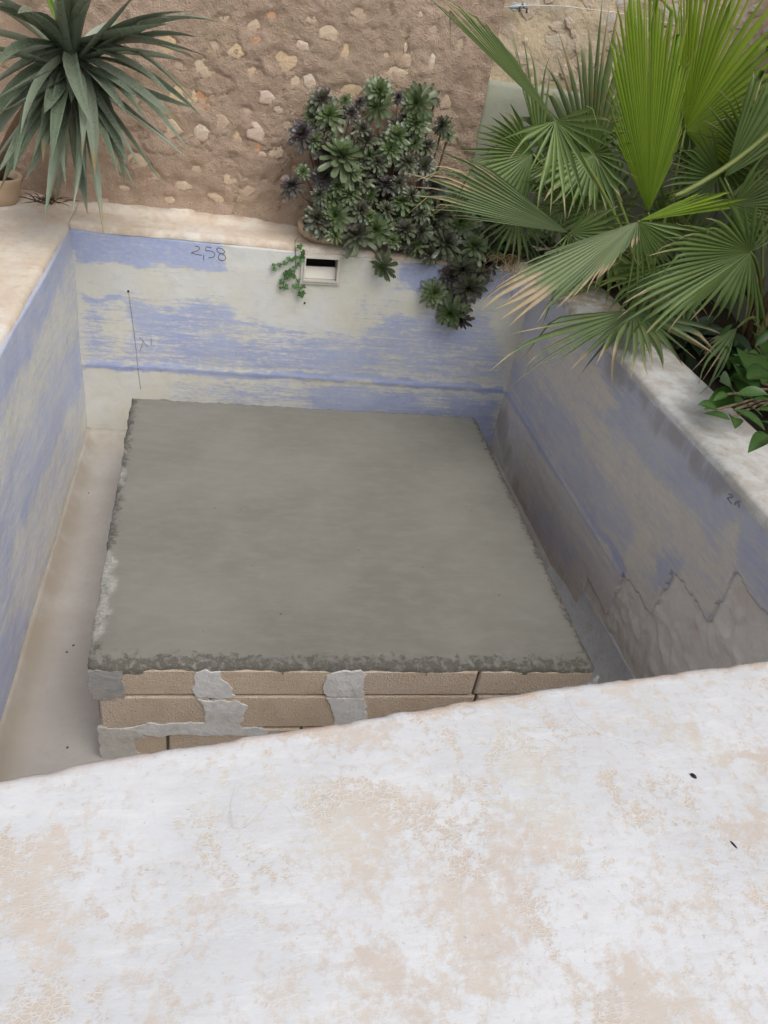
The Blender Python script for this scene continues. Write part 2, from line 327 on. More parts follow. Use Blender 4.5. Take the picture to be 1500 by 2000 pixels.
def mat_rosette(name, inner, mid, outer):
    t = NT(name); a = t.attr('rad'); n = t.noise(40, 4); r = t.objrand()
    c = t.mix(t.rng(a, .02, .2), inner, mid); c = t.mix(t.rng(a, .35, .85), c, outer); c = t.mix(t.math('MULTIPLY', t.attr('along'), .45), c, tuple(x*.6+y*.4 for x, y in zip(mid, (.10, .05, .07))))
    c = t.mix(t.math('MULTIPLY', r, .45), c, tuple(x*.55 for x in outer)); return t.done(c, .30, None, .6, (.1, c))
M['ros_g'] = mat_rosette('green_rosette', (.19, .31, .06), (.125, .19, .065), (.205, .26, .14)); M['ros_m'] = mat_rosette('mixed_rosette', (.17, .27, .06), (.08, .07, .055), (.18, .225, .13)); M['ros_p'] = mat_rosette('purple_rosette', (.14, .24, .04), (.06, .042, .05), (.135, .14, .115))

# ------------------------------------------------------------------ setting: ground
W = 2.58; FLOOR = -1.295; SLABZ = -.784
FRONT = [(-.3, -3.43), (0, -3.395), (.411, -3.329), (.767, -3.266), (1.135, -3.21), (1.568, -3.148), (2.159, -3.076), (2.95, -2.985)]
def front_y(x): return np.interp(x, [p[0] for p in FRONT], [p[1] for p in FRONT])
B = 400.; hole = [(-1.6, -4.2), (4.1, -4.2), (4.1, .9), (-1.6, .9)]; outer = [(-B, -B), (B, -B), (B, B), (-B, B)]
g = build('ground', [(x, y, -.62) for x, y in outer]+[(x, y, -.62) for x, y in hole], [(i, (i+1) % 4, 4+(i+1) % 4, 4+i) for i in range(4)], M['ground'], smooth=False); g['kind'] = 'structure'
bed = panel('soil_bed', M['soil'], None, lambda u, v: (u, v, -.14+.08*fbm(u*7, v*7)), 2.86, 4.1, -3.6, .5, .04, (0, 0, -1.2)); bed['kind'] = 'structure'

# ------------------------------------------------------------------ the pool
pool = thing('plunge_pool', 'empty plastered pool with worn blue paint and wide whitewashed rim', 'pool', (1.29, -1.6, -1.33))
def back_fn(u, v):
    return u, -.012*fbm(u*3, v*3)+.004*fbm(u*14, v*20)-.006*np.exp(-((v+.775+.012*fbm(u*2, u*0))/.012)**2), v
def back_at(u, v):
    st = .35*sstep(-.10, -.0, v)*sstep(1.3, 1.6, u)+.5*sstep(-1.1, -1.3, v)
    return {'paint': coverage(u, v, .14, [(p, .5+(q-.5)*.9, z*1.5) for p, q, z in BACK_PAINT], .045), 'stain': st}
BACK_PAINT = [([[-0.074,0.082],[0.421,0.032],[0.777,0.036],[0.788,-0.172],[0.495,-0.199],[0.026,-0.194]],0.93,0.02),([[0.032,-0.383],[0.798,-0.357],[0.863,-0.436],[1.269,-0.471],[1.573,-0.472],[1.677,-0.337],[2.361,-0.286],[2.504,-0.534],[2.549,-0.713],[1.294,-0.751],[0.021,-0.789]],0.56,0.04),([[0.273,-0.441],[0.799,-0.375],[0.887,-0.45],[0.491,-0.528],[0.267,-0.577]],0.74,0.03),([[0.49,-0.574],[1.276,-0.544],[1.715,-0.593],[1.716,-0.711],[0.574,-0.71]],0.7,0.03),([[1.695,-0.351],[2.343,-0.345],[2.389,-0.542],[1.772,-0.555]],0.66,0.04),([[0.128,-0.395],[0.248,-0.405],[0.282,-0.545],[0.212,-0.705],[0.144,-0.586]],0.22,0.03),([[0.846,-0.53],[1.153,-0.506],[1.158,-0.576],[0.892,-0.596]],0.4,0.03),([[0.038,-0.374],[0.249,-0.37],[0.248,-0.399],[0.035,-0.406]],0.85,0.01),([[0.014,-0.767],[0.691,-0.754],[1.608,-0.746],[2.558,-0.749],[2.572,-0.806],[1.615,-0.794],[0.691,-0.8],[0.011,-0.812]],0.97,0.008),([[0.01,-0.815],[0.487,-0.818],[0.453,-1.054],[-0.015,-1.082]],0.05,0.02),([[0.486,-0.831],[0.841,-0.83],[0.907,-0.991],[0.514,-0.981]],0.4,0.05),([[0.841,-0.84],[1.301,-0.826],[1.316,-1.002],[0.754,-1.0]],0.52,0.05),([[1.301,-0.833],[2.544,-0.834],[2.625,-1.318],[1.326,-1.111]],0.8,0.04),([[2.017,-0.849],[2.22,-0.854],[2.246,-0.983],[2.041,-0.987]],0.5,0.03),([[1.733,-0.046],[1.946,0.047],[2.541,0.016],[2.467,-0.191],[2.057,-0.205],[1.928,-0.179],[1.752,-0.165]],0.92,0.02),([[1.549,-0.286],[1.745,-0.178],[1.842,-0.215],[1.682,-0.368],[1.516,-0.509]],0.3,0.03)]
LEFT_PAINT = [([[-0.133,0.055],[2.5,0.061],[2.005,-0.214],[1.523,-0.232],[0.948,-0.217],[0.344,-0.21],[0.015,-0.165]],0.86,0.04),([[0.138,-0.217],[0.438,-0.384],[1.138,-0.365],[1.901,-0.366],[1.469,-0.283],[0.858,-0.256]],0.15,0.04),([[-0.011,-0.572],[-0.047,-0.904],[0.563,-0.958],[1.34,-0.916],[2.015,-0.937],[2.334,-0.761],[2.159,-0.471],[1.383,-0.446],[0.622,-0.518]],0.62,0.05),([[0.009,-0.717],[-0.074,-0.851],[1.033,-0.789],[1.569,-0.771],[1.561,-0.674],[0.844,-0.678]],0.85,0.03),([[0.488,-0.816],[0.295,-0.921],[1.439,-0.897],[1.817,-0.884],[1.756,-0.779]],0.2,0.03),([[1.579,-1.184],[1.783,-1.321],[2.075,-1.33],[2.347,-1.0],[2.237,-0.815],[1.81,-1.027]],0.78,0.04),([[-0.011,-1.053],[-0.026,-1.308],[1.3,-1.51],[2.108,-1.546],[2.256,-1.348],[1.616,-1.211],[0.854,-1.213]],0.05,0.05)]
RIGHT_PAINT = [([[-0.093,-0.011],[1.061,0.003],[2.406,0.015],[2.924,0.014],[3.184,-0.325],[2.626,-0.268],[1.868,-0.267],[1.043,-0.3],[-0.007,-0.362]],0.8,0.06),([[0.214,-0.269],[0.596,-0.109],[1.166,-0.127],[1.341,-0.196],[1.138,-0.335],[0.637,-0.358]],0.28,0.05),([[1.531,-0.327],[1.81,-0.254],[2.138,-0.225],[2.339,-0.334],[2.169,-0.478],[1.946,-0.366],[1.685,-0.417]],0.22,0.05),([[1.653,-0.552],[1.808,-0.44],[2.047,-0.555],[1.863,-0.71]],0.25,0.04),([[2.234,-0.201],[2.303,-0.104],[2.414,-0.246],[2.339,-0.334]],0.3,0.04),([[-0.062,-0.556],[0.889,-0.472],[1.831,-0.534],[1.784,-0.716],[1.094,-0.725],[0.105,-0.758]],0.7,0.05),([[1.979,-0.529],[2.132,-0.431],[2.181,-0.549],[2.085,-0.663]],0.8,0.04),([[-0.036,-0.794],[0.101,-0.753],[1.026,-0.738],[1.874,-0.724],[1.862,-0.765],[1.026,-0.787],[0.043,-0.82]],0.97,0.008),([[0.007,-0.846],[1.034,-0.798],[1.858,-0.774],[1.892,-0.962],[1.025,-1.151],[0.018,-1.227]],0.42,0.05),([[0.697,-1.096],[1.061,-0.982],[1.47,-1.007],[1.352,-1.14],[0.969,-1.194]],0.75,0.05)]
STAIN = [([[1.058,0.007],[1.785,0.011],[2.138,0.017],[2.401,0.022],[2.448,-0.039],[2.201,-0.063],[2.14,-0.128],[1.868,-0.094],[1.718,-0.136],[1.468,-0.076],[1.09,-0.111]],0.75,0.03),([[-0.206,-0.958],[0.09,-0.876],[0.506,-1.113],[1.134,-1.285],[0.579,-1.332]],0.7,0.04)]
PEEL = [([[0.386,-3.432],[0.532,-3.438],[0.562,-3.473],[0.537,-3.541],[0.561,-3.616],[0.569,-3.683],[0.57,-3.768],[0.466,-3.757]],0.78,0.03),([[0.422,-3.58],[0.49,-3.624],[0.508,-3.724],[0.458,-3.725]],0.2,0.03),([[0.753,-3.418],[0.816,-3.422],[0.834,-3.474],[0.773,-3.488]],0.5,0.03),([[0.96,-3.367],[1.062,-3.349],[1.139,-3.433],[1.128,-3.544],[1.091,-3.596],[1.016,-3.624],[0.977,-3.595],[0.969,-3.483]],0.72,0.03),([[0.808,-3.546],[0.875,-3.569],[0.865,-3.619],[0.816,-3.615]],0.45,0.03),([[0.645,-3.623],[0.67,-3.633],[0.669,-3.656],[0.652,-3.654]],0.7,0.01),([[0.666,-3.685],[0.685,-3.694],[0.684,-3.722],[0.669,-3.714]],0.6,0.01),([[0.996,-3.655],[1.068,-3.678],[1.113,-3.751],[1.151,-3.832],[0.925,-3.807]],0.62,0.03),([[1.348,-3.271],[1.505,-3.257],[1.573,-3.327],[1.508,-3.374],[1.421,-3.428],[1.255,-3.418],[1.34,-3.341]],0.6,0.03),([[1.137,-3.443],[1.3,-3.443],[1.458,-3.476],[1.418,-3.556],[1.297,-3.622],[1.315,-3.709],[1.215,-3.776],[1.133,-3.738],[1.11,-3.641],[1.163,-3.556]],0.66,0.04),([[1.587,-3.379],[1.563,-3.46],[1.629,-3.487],[1.603,-3.539],[1.551,-3.536],[1.532,-3.48],[1.535,-3.447]],0.62,0.02),([[1.728,-3.267],[1.842,-3.257],[1.825,-3.313],[1.792,-3.351],[1.745,-3.323]],0.6,0.02),([[1.649,-3.37],[1.708,-3.373],[1.695,-3.434],[1.65,-3.443]],0.45,0.02),([[1.759,-3.518],[1.857,-3.491],[1.908,-3.506],[1.847,-3.599],[1.736,-3.56]],0.58,0.03),([[1.433,-3.737],[1.489,-3.758],[1.534,-3.816],[1.552,-3.883],[1.346,-3.86],[1.368,-3.807]],0.78,0.03),([[1.641,-3.593],[1.693,-3.597],[1.652,-3.689],[1.612,-3.649]],0.4,0.03),([[1.548,-3.714],[1.606,-3.753],[1.609,-3.846],[1.546,-3.81]],0.45,0.03),([[0.654,-3.29],[0.729,-3.275],[0.729,-3.289],[0.664,-3.3]],0.7,0.01),([[0.887,-3.251],[1.288,-3.19],[1.569,-3.148],[1.603,-3.159],[1.304,-3.221],[1.163,-3.249],[1.068,-3.302],[0.969,-3.26]],0.72,0.012),([[1.636,-3.142],[1.853,-3.106],[2.127,-3.079],[2.112,-3.103],[1.879,-3.137],[1.627,-3.163]],0.66,0.01),([[1.814,-3.379],[1.97,-3.371],[1.962,-3.384],[1.821,-3.389]],0.95,0.006)]
SK = (1.212, 1.418, -.185, -.04)      # opening of the skimmer
w = panel('wall', M['back'], pool, back_fn, -.02, W+.02, FLOOR-.05, -.03, .0125, (0, .2, 0), back_at, lambda u, v: ~((u > SK[0]) & (u < SK[1]) & (v > SK[2]) & (v < SK[3])))
w['label'] = 'back wall with streaky blue paint and pencil marks'
panel('wall', M['side'], pool, lambda u, v: (.014*fbm(u*3+5, v*3)+.10*np.clip(1-(v-FLOOR)/.10, 0, 1)**2*0, -u, v), -.0, 3.42, FLOOR-.05, -.03, .015, (-.2, 0, 0),
      lambda u, v: {'paint': coverage(u, v, .36, [(p, .5+(q-.5)*.8+.06, z*1.6) for p, q, z in LEFT_PAINT], .06), 'stain': .55*sstep(FLOOR+.16, FLOOR+.02, v)+.25*sstep(-.06, 0, v)})['label'] = 'left wall with pale blue paint worn in streaks'
def scar_fn(u, v):
    # deepest where the plaster was keyed off, never proud of the coat
    z = fbm(u*9, v*9, 5); r = np.abs(fbm(u*5+v*4, v*6-u*2, 4)-.5)
    return W+.017-.006*sstep(.42, .62, z)-.008*sstep(.09, .0, r)*sstep(1.5, 1.7, u)-.006*fbm(u*40, v*40), -u, v
panel('wall', M['raw'], pool, scar_fn, -.0, 3.05, FLOOR-.05, -.03, .0125, (.2, 0, 0), flip=True)['label'] = 'raw cement under the cut plaster, ragged'
STEPS = [(1.575, -1.30), (1.60, -1.0), (1.845, -.745), (2.12, -.505), (2.415, -.262), (2.70, -.03)]   # outline left by removed stairs
def coat_mask(u, v):
    uj = u+.05*(fbm(u*14, v*14)-.5); vj = v+.05*(fbm(u*13+7, v*13)-.5)
    lim = np.full(u.shape, -9.)
    for i, (a, z) in enumerate(STEPS[1:]): lim = np.where(uj > a, z, lim)
    return vj > lim
panel('plaster_coat', M['right'], pool, lambda u, v: (W-.012*fbm(u*3, v*3+8)-.004*np.exp(-((v+.778)/.012)**2), -u, v), -.0, 3.05, FLOOR-.05, -.03, .009, (.03, 0, 0),
      lambda u, v: {'paint': coverage(u, v, .34, RIGHT_PAINT, .05), 'stain': np.maximum(coverage(u, v, .0, STAIN, .05), .5*sstep(-1.0, -1.25, v))}, coat_mask, flip=True)['label'] = 'right wall coat, blue worn to beige, cut in a stair outline'
panel('wall', M['raw'], pool, lambda u, v: (u, front_y(u), v), -.1, 2.72, FLOOR-.05, -.03, .06, (0, -.2, 0), flip=True)
def fillet_fn(u, v):
    a = v*math.pi/2; n = .02*(fbm(u*6, v*3)-.5); g_ = .25+.75*sstep(.5, 1.9, u)
    return W+.004-.16*(1-np.cos(a))*g_-.004*v-n*.3*v, -u, FLOOR+.008+(.22*g_+n)*(1-np.sin(a))
panel('fillet', M['fillet'], pool, fillet_fn, .05, 2.98, 0, 1, .03, (.03, 0, -.02), flip=True)['label'] = 'smooth grey fillet along the foot of the right wall'
def floor_fn(u, v):
    d = np.minimum(np.minimum(u, W-u), np.minimum(-v, v-front_y(u)))
    return u, v, FLOOR+.09*np.clip(1-d/.10, 0, 1)**2+.006*fbm(u*4, v*4)
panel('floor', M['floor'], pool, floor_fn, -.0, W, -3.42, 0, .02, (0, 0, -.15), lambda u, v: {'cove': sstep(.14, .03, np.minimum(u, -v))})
for a, b in [[0.076,-1.725],[0.163,-1.766],[0.184,-1.727],[0.245,-2.264],[0.084,-0.568]]:
    V, F = tube([(a, b, FLOOR-.002), (a+.003, b, FLOOR+.009)], [.007, .003], 6); build('floor_crumb', V, F, M['floor'] if a < .08 else M['joint'], pool)
# rims
def edge_round(d): return -.014*np.clip(1-d/.03, 0, 1)**2
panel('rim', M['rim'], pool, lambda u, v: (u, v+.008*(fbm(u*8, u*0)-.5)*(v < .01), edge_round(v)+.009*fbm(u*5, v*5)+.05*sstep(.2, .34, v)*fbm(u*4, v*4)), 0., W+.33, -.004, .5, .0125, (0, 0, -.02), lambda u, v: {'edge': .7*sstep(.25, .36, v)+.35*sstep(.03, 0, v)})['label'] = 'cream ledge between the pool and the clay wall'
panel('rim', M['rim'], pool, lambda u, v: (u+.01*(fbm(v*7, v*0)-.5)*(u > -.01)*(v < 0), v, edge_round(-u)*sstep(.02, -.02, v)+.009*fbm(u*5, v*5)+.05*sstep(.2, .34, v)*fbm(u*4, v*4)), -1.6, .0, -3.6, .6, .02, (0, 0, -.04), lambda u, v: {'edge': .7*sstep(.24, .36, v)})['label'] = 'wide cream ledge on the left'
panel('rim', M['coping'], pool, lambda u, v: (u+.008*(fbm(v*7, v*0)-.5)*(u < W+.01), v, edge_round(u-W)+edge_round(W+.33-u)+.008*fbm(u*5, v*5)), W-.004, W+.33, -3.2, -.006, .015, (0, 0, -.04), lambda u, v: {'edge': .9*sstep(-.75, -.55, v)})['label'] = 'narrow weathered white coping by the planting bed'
panel('outer_wall', M['coping'], pool, lambda u, v: (W+.31+0*u, u, v), -3.2, .3, -1.3, -.05, .1, (-.1, 0, 0), lambda u, v: {'edge': 0*u})
def para_fn(u, v):
    y = front_y(u)-v; wob = .010*(fbm(u*5, u*0+3)-.5)+.010*(fbm(u*19, u*0+8, 5)-.5)
    return u, y+wob*np.clip(1-v/.08, 0, 1), .006+edge_round(v*2.2)*.8+.010*fbm(u*2.2, y*2.2)+.003*fbm(u*16, y*16)-.006*sstep(.55, .7, fbm(u*22, u*0+5))*np.clip(1-v/.02, 0, 1)
panel('parapet', M['wash'], pool, para_fn, -.3, 2.95, 0, .95, .010, (0, 0, -.045), lambda u, v: {'peel': coverage(u, front_y(u)-v, .33, [(p, .12+q*.80, max(z*1.3, .012)) for p, q, z in PEEL], .05), 'edge': sstep(.035, .0, v)}, flip=True)['label'] = 'broad whitewashed parapet in front, peeling to beige'
panel('outer_wall', M['wash'], pool, lambda u, v: (u, front_y(u)-.93, v), -.3, 2.95, -.66, -.045, .1, (0, .1, 0), lambda u, v: {'peel': .2+0*u, 'edge': 0*u})
# skimmer in the back wall
def ring(x0, x1, z0, z1, t, ya, yb):
    P = []
    for y in (ya, yb):
        P += [(x0, y, z0), (x1, y, z0), (x1, y, z1), (x0, y, z1), (x0+t, y, z0+t), (x1-t, y, z0+t), (x1-t, y, z1-t), (x0+t, y, z1-t)]
    F = []
    for i in range(4):
        j = (i+1) % 4; F += [(i, j, 4+j, 4+i), (8+j, 8+i, 12+i, 12+j), (j, i, 8+i, 8+j), (4+i, 4+j, 12+j, 12+i)]
    return P, F
def box(x0, x1, y0, y1, z0, z1):
    P = [(x, y, z) for z in (z0, z1) for y in (y0, y1) for x in (x0, x1)]
    return P, [(0, 2, 3, 1), (4, 5, 7, 6), (0, 1, 5, 4), (1, 3, 7, 5), (3, 2, 6, 7), (2, 0, 4, 6)]
def tiltz(P, k=.04, x0=1.31): return [(x, y, z-.014+(x-x0)*k) for x, y, z in P]
Vr, Fr = join([ring(1.203, 1.427, -.184, -.014, .016, -.018, .02), ring(1.218, 1.412, -.168, -.030, .008, -.026, .10)])
sk = build('skimmer_frame', tiltz(Vr), Fr, M['metal'], pool, smooth=False); sk['label'] = 'cream plastic skimmer mouth in the back wall'
V, F = box(1.228, 1.402, .012, .022, -.158, -.100); fl = build('flap', [(x, y+.03*(z+.158)/.07, z) for x, y, z in tiltz(V)], F, M['flap'], sk, smooth=False)
V, F = join([box(1.21, 1.42, .16, .17, -.2, .0), box(1.20, 1.21, .03, .17, -.2, 0), box(1.42, 1.43, .03, .17, -.2, 0), box(1.2, 1.43, .03, .17, -.21, -.2), box(1.2, 1.43, .03, .17, -.01, 0)])
build('throat', V, F, M['dark'], sk, smooth=False)
# pencil marks on the plaster
def strokes(lines, conv, r):
    return join([tube([conv(a, b) for a, b in l], r, 4) for l in lines])
def refine(l):
    out = []
    for i in range(len(l)-1):
        for k in range(3): t = k/3; out.append((l[i][0]*(1-t)+l[i+1][0]*t, l[i][1]*(1-t)+l[i+1][1]*t))
    return out+[tuple(l[-1])]
def backpt(a, b):
    b -= .026*max(0., min(1., (b+.3)/.2)); x, y, z = back_fn(np.array([a]), np.array([b])); return (a, float(y[0])-.0013, b)
o = build('pencil_writing', *strokes([refine(l) for l in [[[0.633,-0.029],[0.643,-0.028],[0.652,-0.031],[0.656,-0.038],[0.651,-0.047],[0.641,-0.054],[0.626,-0.06],[0.611,-0.067],[0.624,-0.068],[0.637,-0.073],[0.652,-0.073],[0.667,-0.075]],[[0.678,-0.072],[0.677,-0.086],[0.677,-0.102]],[[0.69,-0.027],[0.704,-0.027],[0.718,-0.03]],[[0.688,-0.029],[0.688,-0.048]],[[0.688,-0.048],[0.707,-0.046],[0.724,-0.049],[0.735,-0.057],[0.736,-0.067],[0.729,-0.077],[0.716,-0.082],[0.703,-0.083]],[[0.754,-0.026],[0.771,-0.028],[0.783,-0.037],[0.789,-0.044],[0.783,-0.052],[0.772,-0.055],[0.759,-0.053],[0.748,-0.044],[0.745,-0.032],[0.754,-0.026]],[[0.772,-0.055],[0.787,-0.063],[0.794,-0.073],[0.791,-0.085],[0.779,-0.092],[0.766,-0.091],[0.755,-0.081],[0.755,-0.07],[0.761,-0.058],[0.772,-0.055]]]], backpt, .0017), M['pencil'], pool); o['label'] = 'handwritten 2,58 near the top of the back wall'
o = build('pencil_mark', *strokes([refine(l) for l in [[[0.281,-0.336],[0.29,-0.444],[0.299,-0.555],[0.309,-0.682]],[[0.309,-0.689],[0.314,-0.788],[0.324,-0.923]],[[0.33,-0.597],[0.372,-0.649]],[[0.35,-0.615],[0.329,-0.681]],[[0.392,-0.592],[0.393,-0.637]]]], backpt, .0011), M['pencilmid'], pool); o['label'] = 'thin plumb line and cross strokes'
o = build('pencil_writing', *strokes([refine(l) for l in [[[2.221,-0.061],[2.239,-0.052],[2.246,-0.057],[2.224,-0.076]],[[2.224,-0.076],[2.238,-0.078],[2.256,-0.079]],[[2.269,-0.063],[2.278,-0.052],[2.292,-0.046]],[[2.269,-0.063],[2.273,-0.073]],[[2.281,-0.059],[2.294,-0.058],[2.294,-0.068]]]], lambda a, b: (W-.007, -a, b), .0022), M['pencilfaint'], pool); o['label'] = 'faint handwritten 2 on the right wall'
for a, b in [[0.28,-0.332],[1.241,-0.316],[2.236,-0.274]]:
    p = backpt(a, b); V, F = tube([(p[0], p[1]+.004, p[2]), (p[0], p[1]-.006, p[2]-.001)], [.007, .004], 7); build('nail_hole', V, F, M['dark'], pool)

# ------------------------------------------------------------------ block platform in the pool
plat = thing('block_platform', 'low platform of tan concrete blocks capped with fresh grey cement', 'platform', (1.3, -1.36, FLOOR))
QC = [(.357, -2.314), (2.232, -2.373), (2.271, -.370), (.316, -.356)]
def slab_xy(s, t):
    a, b, c, d = [np.array(q) for q in QC]
    x = (1-s)*(1-t)*a[0]+s*(1-t)*b[0]+s*t*c[0]+(1-s)*t*d[0]; y = (1-s)*(1-t)*a[1]+s*(1-t)*b[1]+s*t*c[1]+(1-s)*t*d[1]; return x, y
def slab_fn(u, v):
    s = u/1.9; t = v/2.; x, y = slab_xy(s, t)
    d = np.minimum(np.minimum(u, 1.9-u), np.minimum(v, 2.-v)); k = np.clip(1-d/.03, 0, 1)
    n = fbm(u*13, v*13, 5)-.5; n2 = fbm(u*60+3, v*60, 4)-.5
    r = np.clip(1-d/.09, 0, 1); dl = np.clip(1-u/.022, 0, 1)*sstep(1.9, 1.4, v)
    x = x+n*.022*k*((u < .03)*1.-(u > 1.87)); y = y+n*.016*k*((v < .03)*1.-(v > 1.97))
    return x, y, SLABZ-.010*k**2+n*.022*r**1.5+n2*.010*r**2-.012*r*.4+.004*(fbm(u*1.6, v*1.6)-.5)+dl*.008*n2*4
def slab_at(u, v):
    d = np.minimum(np.minimum(u*1.2, (1.9-u)*1.1), np.minimum(v*.75, (2.-v)*1.8)); lip = sstep(.055, .02, u+.07*(fbm(v*18, u*18)-.5)+.05*sstep(.35, .6, fbm(v*4, v*0)))*sstep(1.65, 1.3, v)
    return {'edge': sstep(.10, .0, d)*.90, 'lip': lip*.9}
panel('slab', M['cement'], plat, slab_fn, 0, 1.9, 0, 2., .01, (0, 0, -.026), slab_at)['label'] = 'smooth fresh cement top with ragged dark edges'
for a, b in [[1.03,-2.07],[1.989,-1.351],[1.954,-1.962],[0.923,-1.783],[1.655,-1.781],[0.885,-1.387],[1.389,-1.671],[0.772,-1.384]]:
    V, F = tube([(a, b, SLABZ-.004), (a+.002, b, SLABZ+.0035)], [.005, .002], 6); build('cement_crumb', V, F, M['joint'], plat)
BX = [.372, .768, 1.264, 1.766, 2.236]; CZ = [-.812, -.945, -1.13, FLOOR]
def fy(x): return -2.314+(x-.357)*(-.059)/1.875
def rbox(x0, x1, z0, z1, depth, out=0., bev=.006):
    "one block: front face on the platform's front line, bevelled"
    P = []
    for (e, dy) in ((bev, 0), (0, bev), (0, depth)):
        for x, z in ((x0+e, z0+e), (x1-e, z0+e), (x1-e, z1-e), (x0+e, z1-e)): P.append((x, fy(x)+dy-out, z))
    F = [(0, 1, 2, 3), (8, 11, 10, 9)]
    for k in (0, 4):
        for i in range(4): j = (i+1) % 4; F.append((k+i, k+4+i, k+4+j, k+j))
    return P, F
G = .0055
for c in range(3):
    xs = BX if c < 2 else [.395, .62, 1.12, 1.62, 2.12, 2.236]
    if c == 1: xs = [.382, .775, 1.27, 1.785, 2.236]
    for i in range(len(xs)-1):
        zt = CZ[c]-G if c else CZ[0]; V, F = rbox(xs[i]+G, xs[i+1]-G, CZ[c+1]+G, zt+.0*c, .19, random.uniform(0, .004)); build('block', V, F, M['block'], plat, smooth=False)
def sidebox(y0, y1, z0, z1, x, d):
    V, F = box(min(x, x+d), max(x, x+d), y0, y1, z0, z1); return V, F
for c in range(3):
    for k in range(4):
        y0 = -2.13+.45*k
        for x, d in ((.345, .19), (2.218, -.19)):
            V, F = sidebox(y0+G, y0+.45-G, CZ[c+1]+G, CZ[c]-G, x, d); build('block', V, F, M['block'], plat, smooth=False)
V, F = box(.40, 2.20, -2.27, -.40, FLOOR+.002, -.83); build('core', [(x, y if y > -1 else fy(x)+.012, z) for x, y, z in V], F, M['joint'], plat, smooth=False)
def ragged(poly, amp=.008, step=.012):
    out = []
    for i in range(len(poly)):
        a = np.array(poly[i]); b = np.array(poly[(i+1) % len(poly)]); n = max(1, int(np.linalg.norm(b-a)/step))
        for k in range(n): out.append(a+(b-a)*k/n+np.array([random.gauss(0, amp*.4), random.gauss(0, amp*.4)]))
    return out
def sheet(poly, y_of, th):
    n = len(poly); cx = sum(p[0] for p in poly)/n; cz = sum(p[1] for p in poly)/n
    P = [(p[0], y_of(p[0])-th, p[1]) for p in [(q[0], q[1]) for q in poly]]+[(p[0], y_of(p[0])+.006, p[1]) for p in poly]
    return P, [tuple(range(n))]+[(i, n+i, n+(i+1) % n, (i+1) % n) for i in range(n)]
for i, poly in enumerate([[[0.362,-0.79],[0.473,-0.783],[0.474,-0.873],[0.478,-0.948],[0.451,-0.96],[0.365,-0.956]],[[0.72,-0.821],[0.75,-0.806],[0.804,-0.792],[0.809,-0.849],[0.837,-0.872],[0.85,-0.925],[0.863,-0.949],[0.76,-0.951],[0.725,-0.949],[0.713,-0.896]],[[0.733,-0.951],[0.76,-0.967],[0.864,-0.967],[0.903,-0.998],[0.895,-1.054],[0.886,-1.125],[0.96,-1.122],[0.987,-1.153],[0.981,-1.188],[0.922,-1.201],[0.912,-1.165],[0.763,-1.162],[0.649,-1.153],[0.584,-1.176],[0.521,-1.139],[0.467,-1.122],[0.538,-1.091],[0.633,-1.096],[0.754,-1.088],[0.765,-1.022],[0.753,-0.985]],[[1.185,-0.83],[1.223,-0.8],[1.303,-0.788],[1.326,-0.823],[1.33,-0.883],[1.341,-0.951],[1.193,-0.95],[1.184,-0.895]],[[1.202,-0.953],[1.339,-0.953],[1.366,-1.046],[1.378,-1.152],[1.259,-1.164],[1.233,-1.045],[1.219,-1.007]],[[0.372,-1.114],[0.467,-1.125],[0.521,-1.145],[0.536,-1.171],[0.504,-1.177],[0.497,-1.242],[0.517,-1.269],[0.491,-1.296],[0.442,-1.315],[0.383,-1.322],[0.377,-1.213]],[[2.109,-0.907],[2.167,-0.884],[2.23,-0.875],[2.255,-0.837],[2.293,-0.894],[2.215,-0.946],[2.126,-0.933]]]):
    poly = [(max(.362, min(2.27, a)), min(-.813, b)) for a, b in poly]
    V, F = sheet(ragged(ragged(poly, .010, .022), .003, .006), fy, .0062+.0003*i); build('mortar_patch', V, F, M['patchdark'] if i == 0 else M['patchlight'] if i == 5 else M['patch'], plat, smooth=False)
# ------------------------------------------------------------------ walls behind
def lump(w, h, dp, seed, n=14):
    "a broken stone face bedded in mortar, front toward -y: angular outline, nearly flat face"
    rnd = random.Random(seed); P = []; nc = rnd.choice((5, 6, 6, 7)); an = sorted((k+rnd.uniform(-.32, .32))*2*math.pi/nc for k in range(nc))
    cor = [(math.cos(t)*rnd.uniform(.85, 1.25), math.sin(t)*rnd.uniform(.85, 1.25)) for t in an]; out = []
    for k in range(nc):
        (x0, z0), (x1, z1) = cor[k], cor[(k+1) % nc]
        for q in (0., .33, .66): out.append((x0+(x1-x0)*q+rnd.uniform(-.07, .07), z0+(z1-z0)*q+rnd.uniform(-.07, .07)))
    n = len(out); tx, tz = rnd.uniform(-.25, .25), rnd.uniform(-.25, .25)
    for s, d in ((1.08, .04), (1.0, -dp*.35), (.9, -dp*.8), (.5, -dp)):
        for x, z in out: P.append((w*x*s, d+(tx*x+tz*z)*dp*.8+rnd.uniform(-.12, .12)*dp, h*z*s))
    P.append((0, -dp*.95, 0)); F = []
    for r in range(3):
        for k in range(n): F.append((r*n+k, r*n+(k+1) % n, (r+1)*n+(k+1) % n, (r+1)*n+k))
    for k in range(n): F.append((3*n+k, 3*n+(k+1) % n, 4*n))
    return P, F
cw = thing('clay_rubble_wall', 'brown clay rubble wall with cream stones showing, behind the aeoniums', 'wall', (.7, .45, 0))
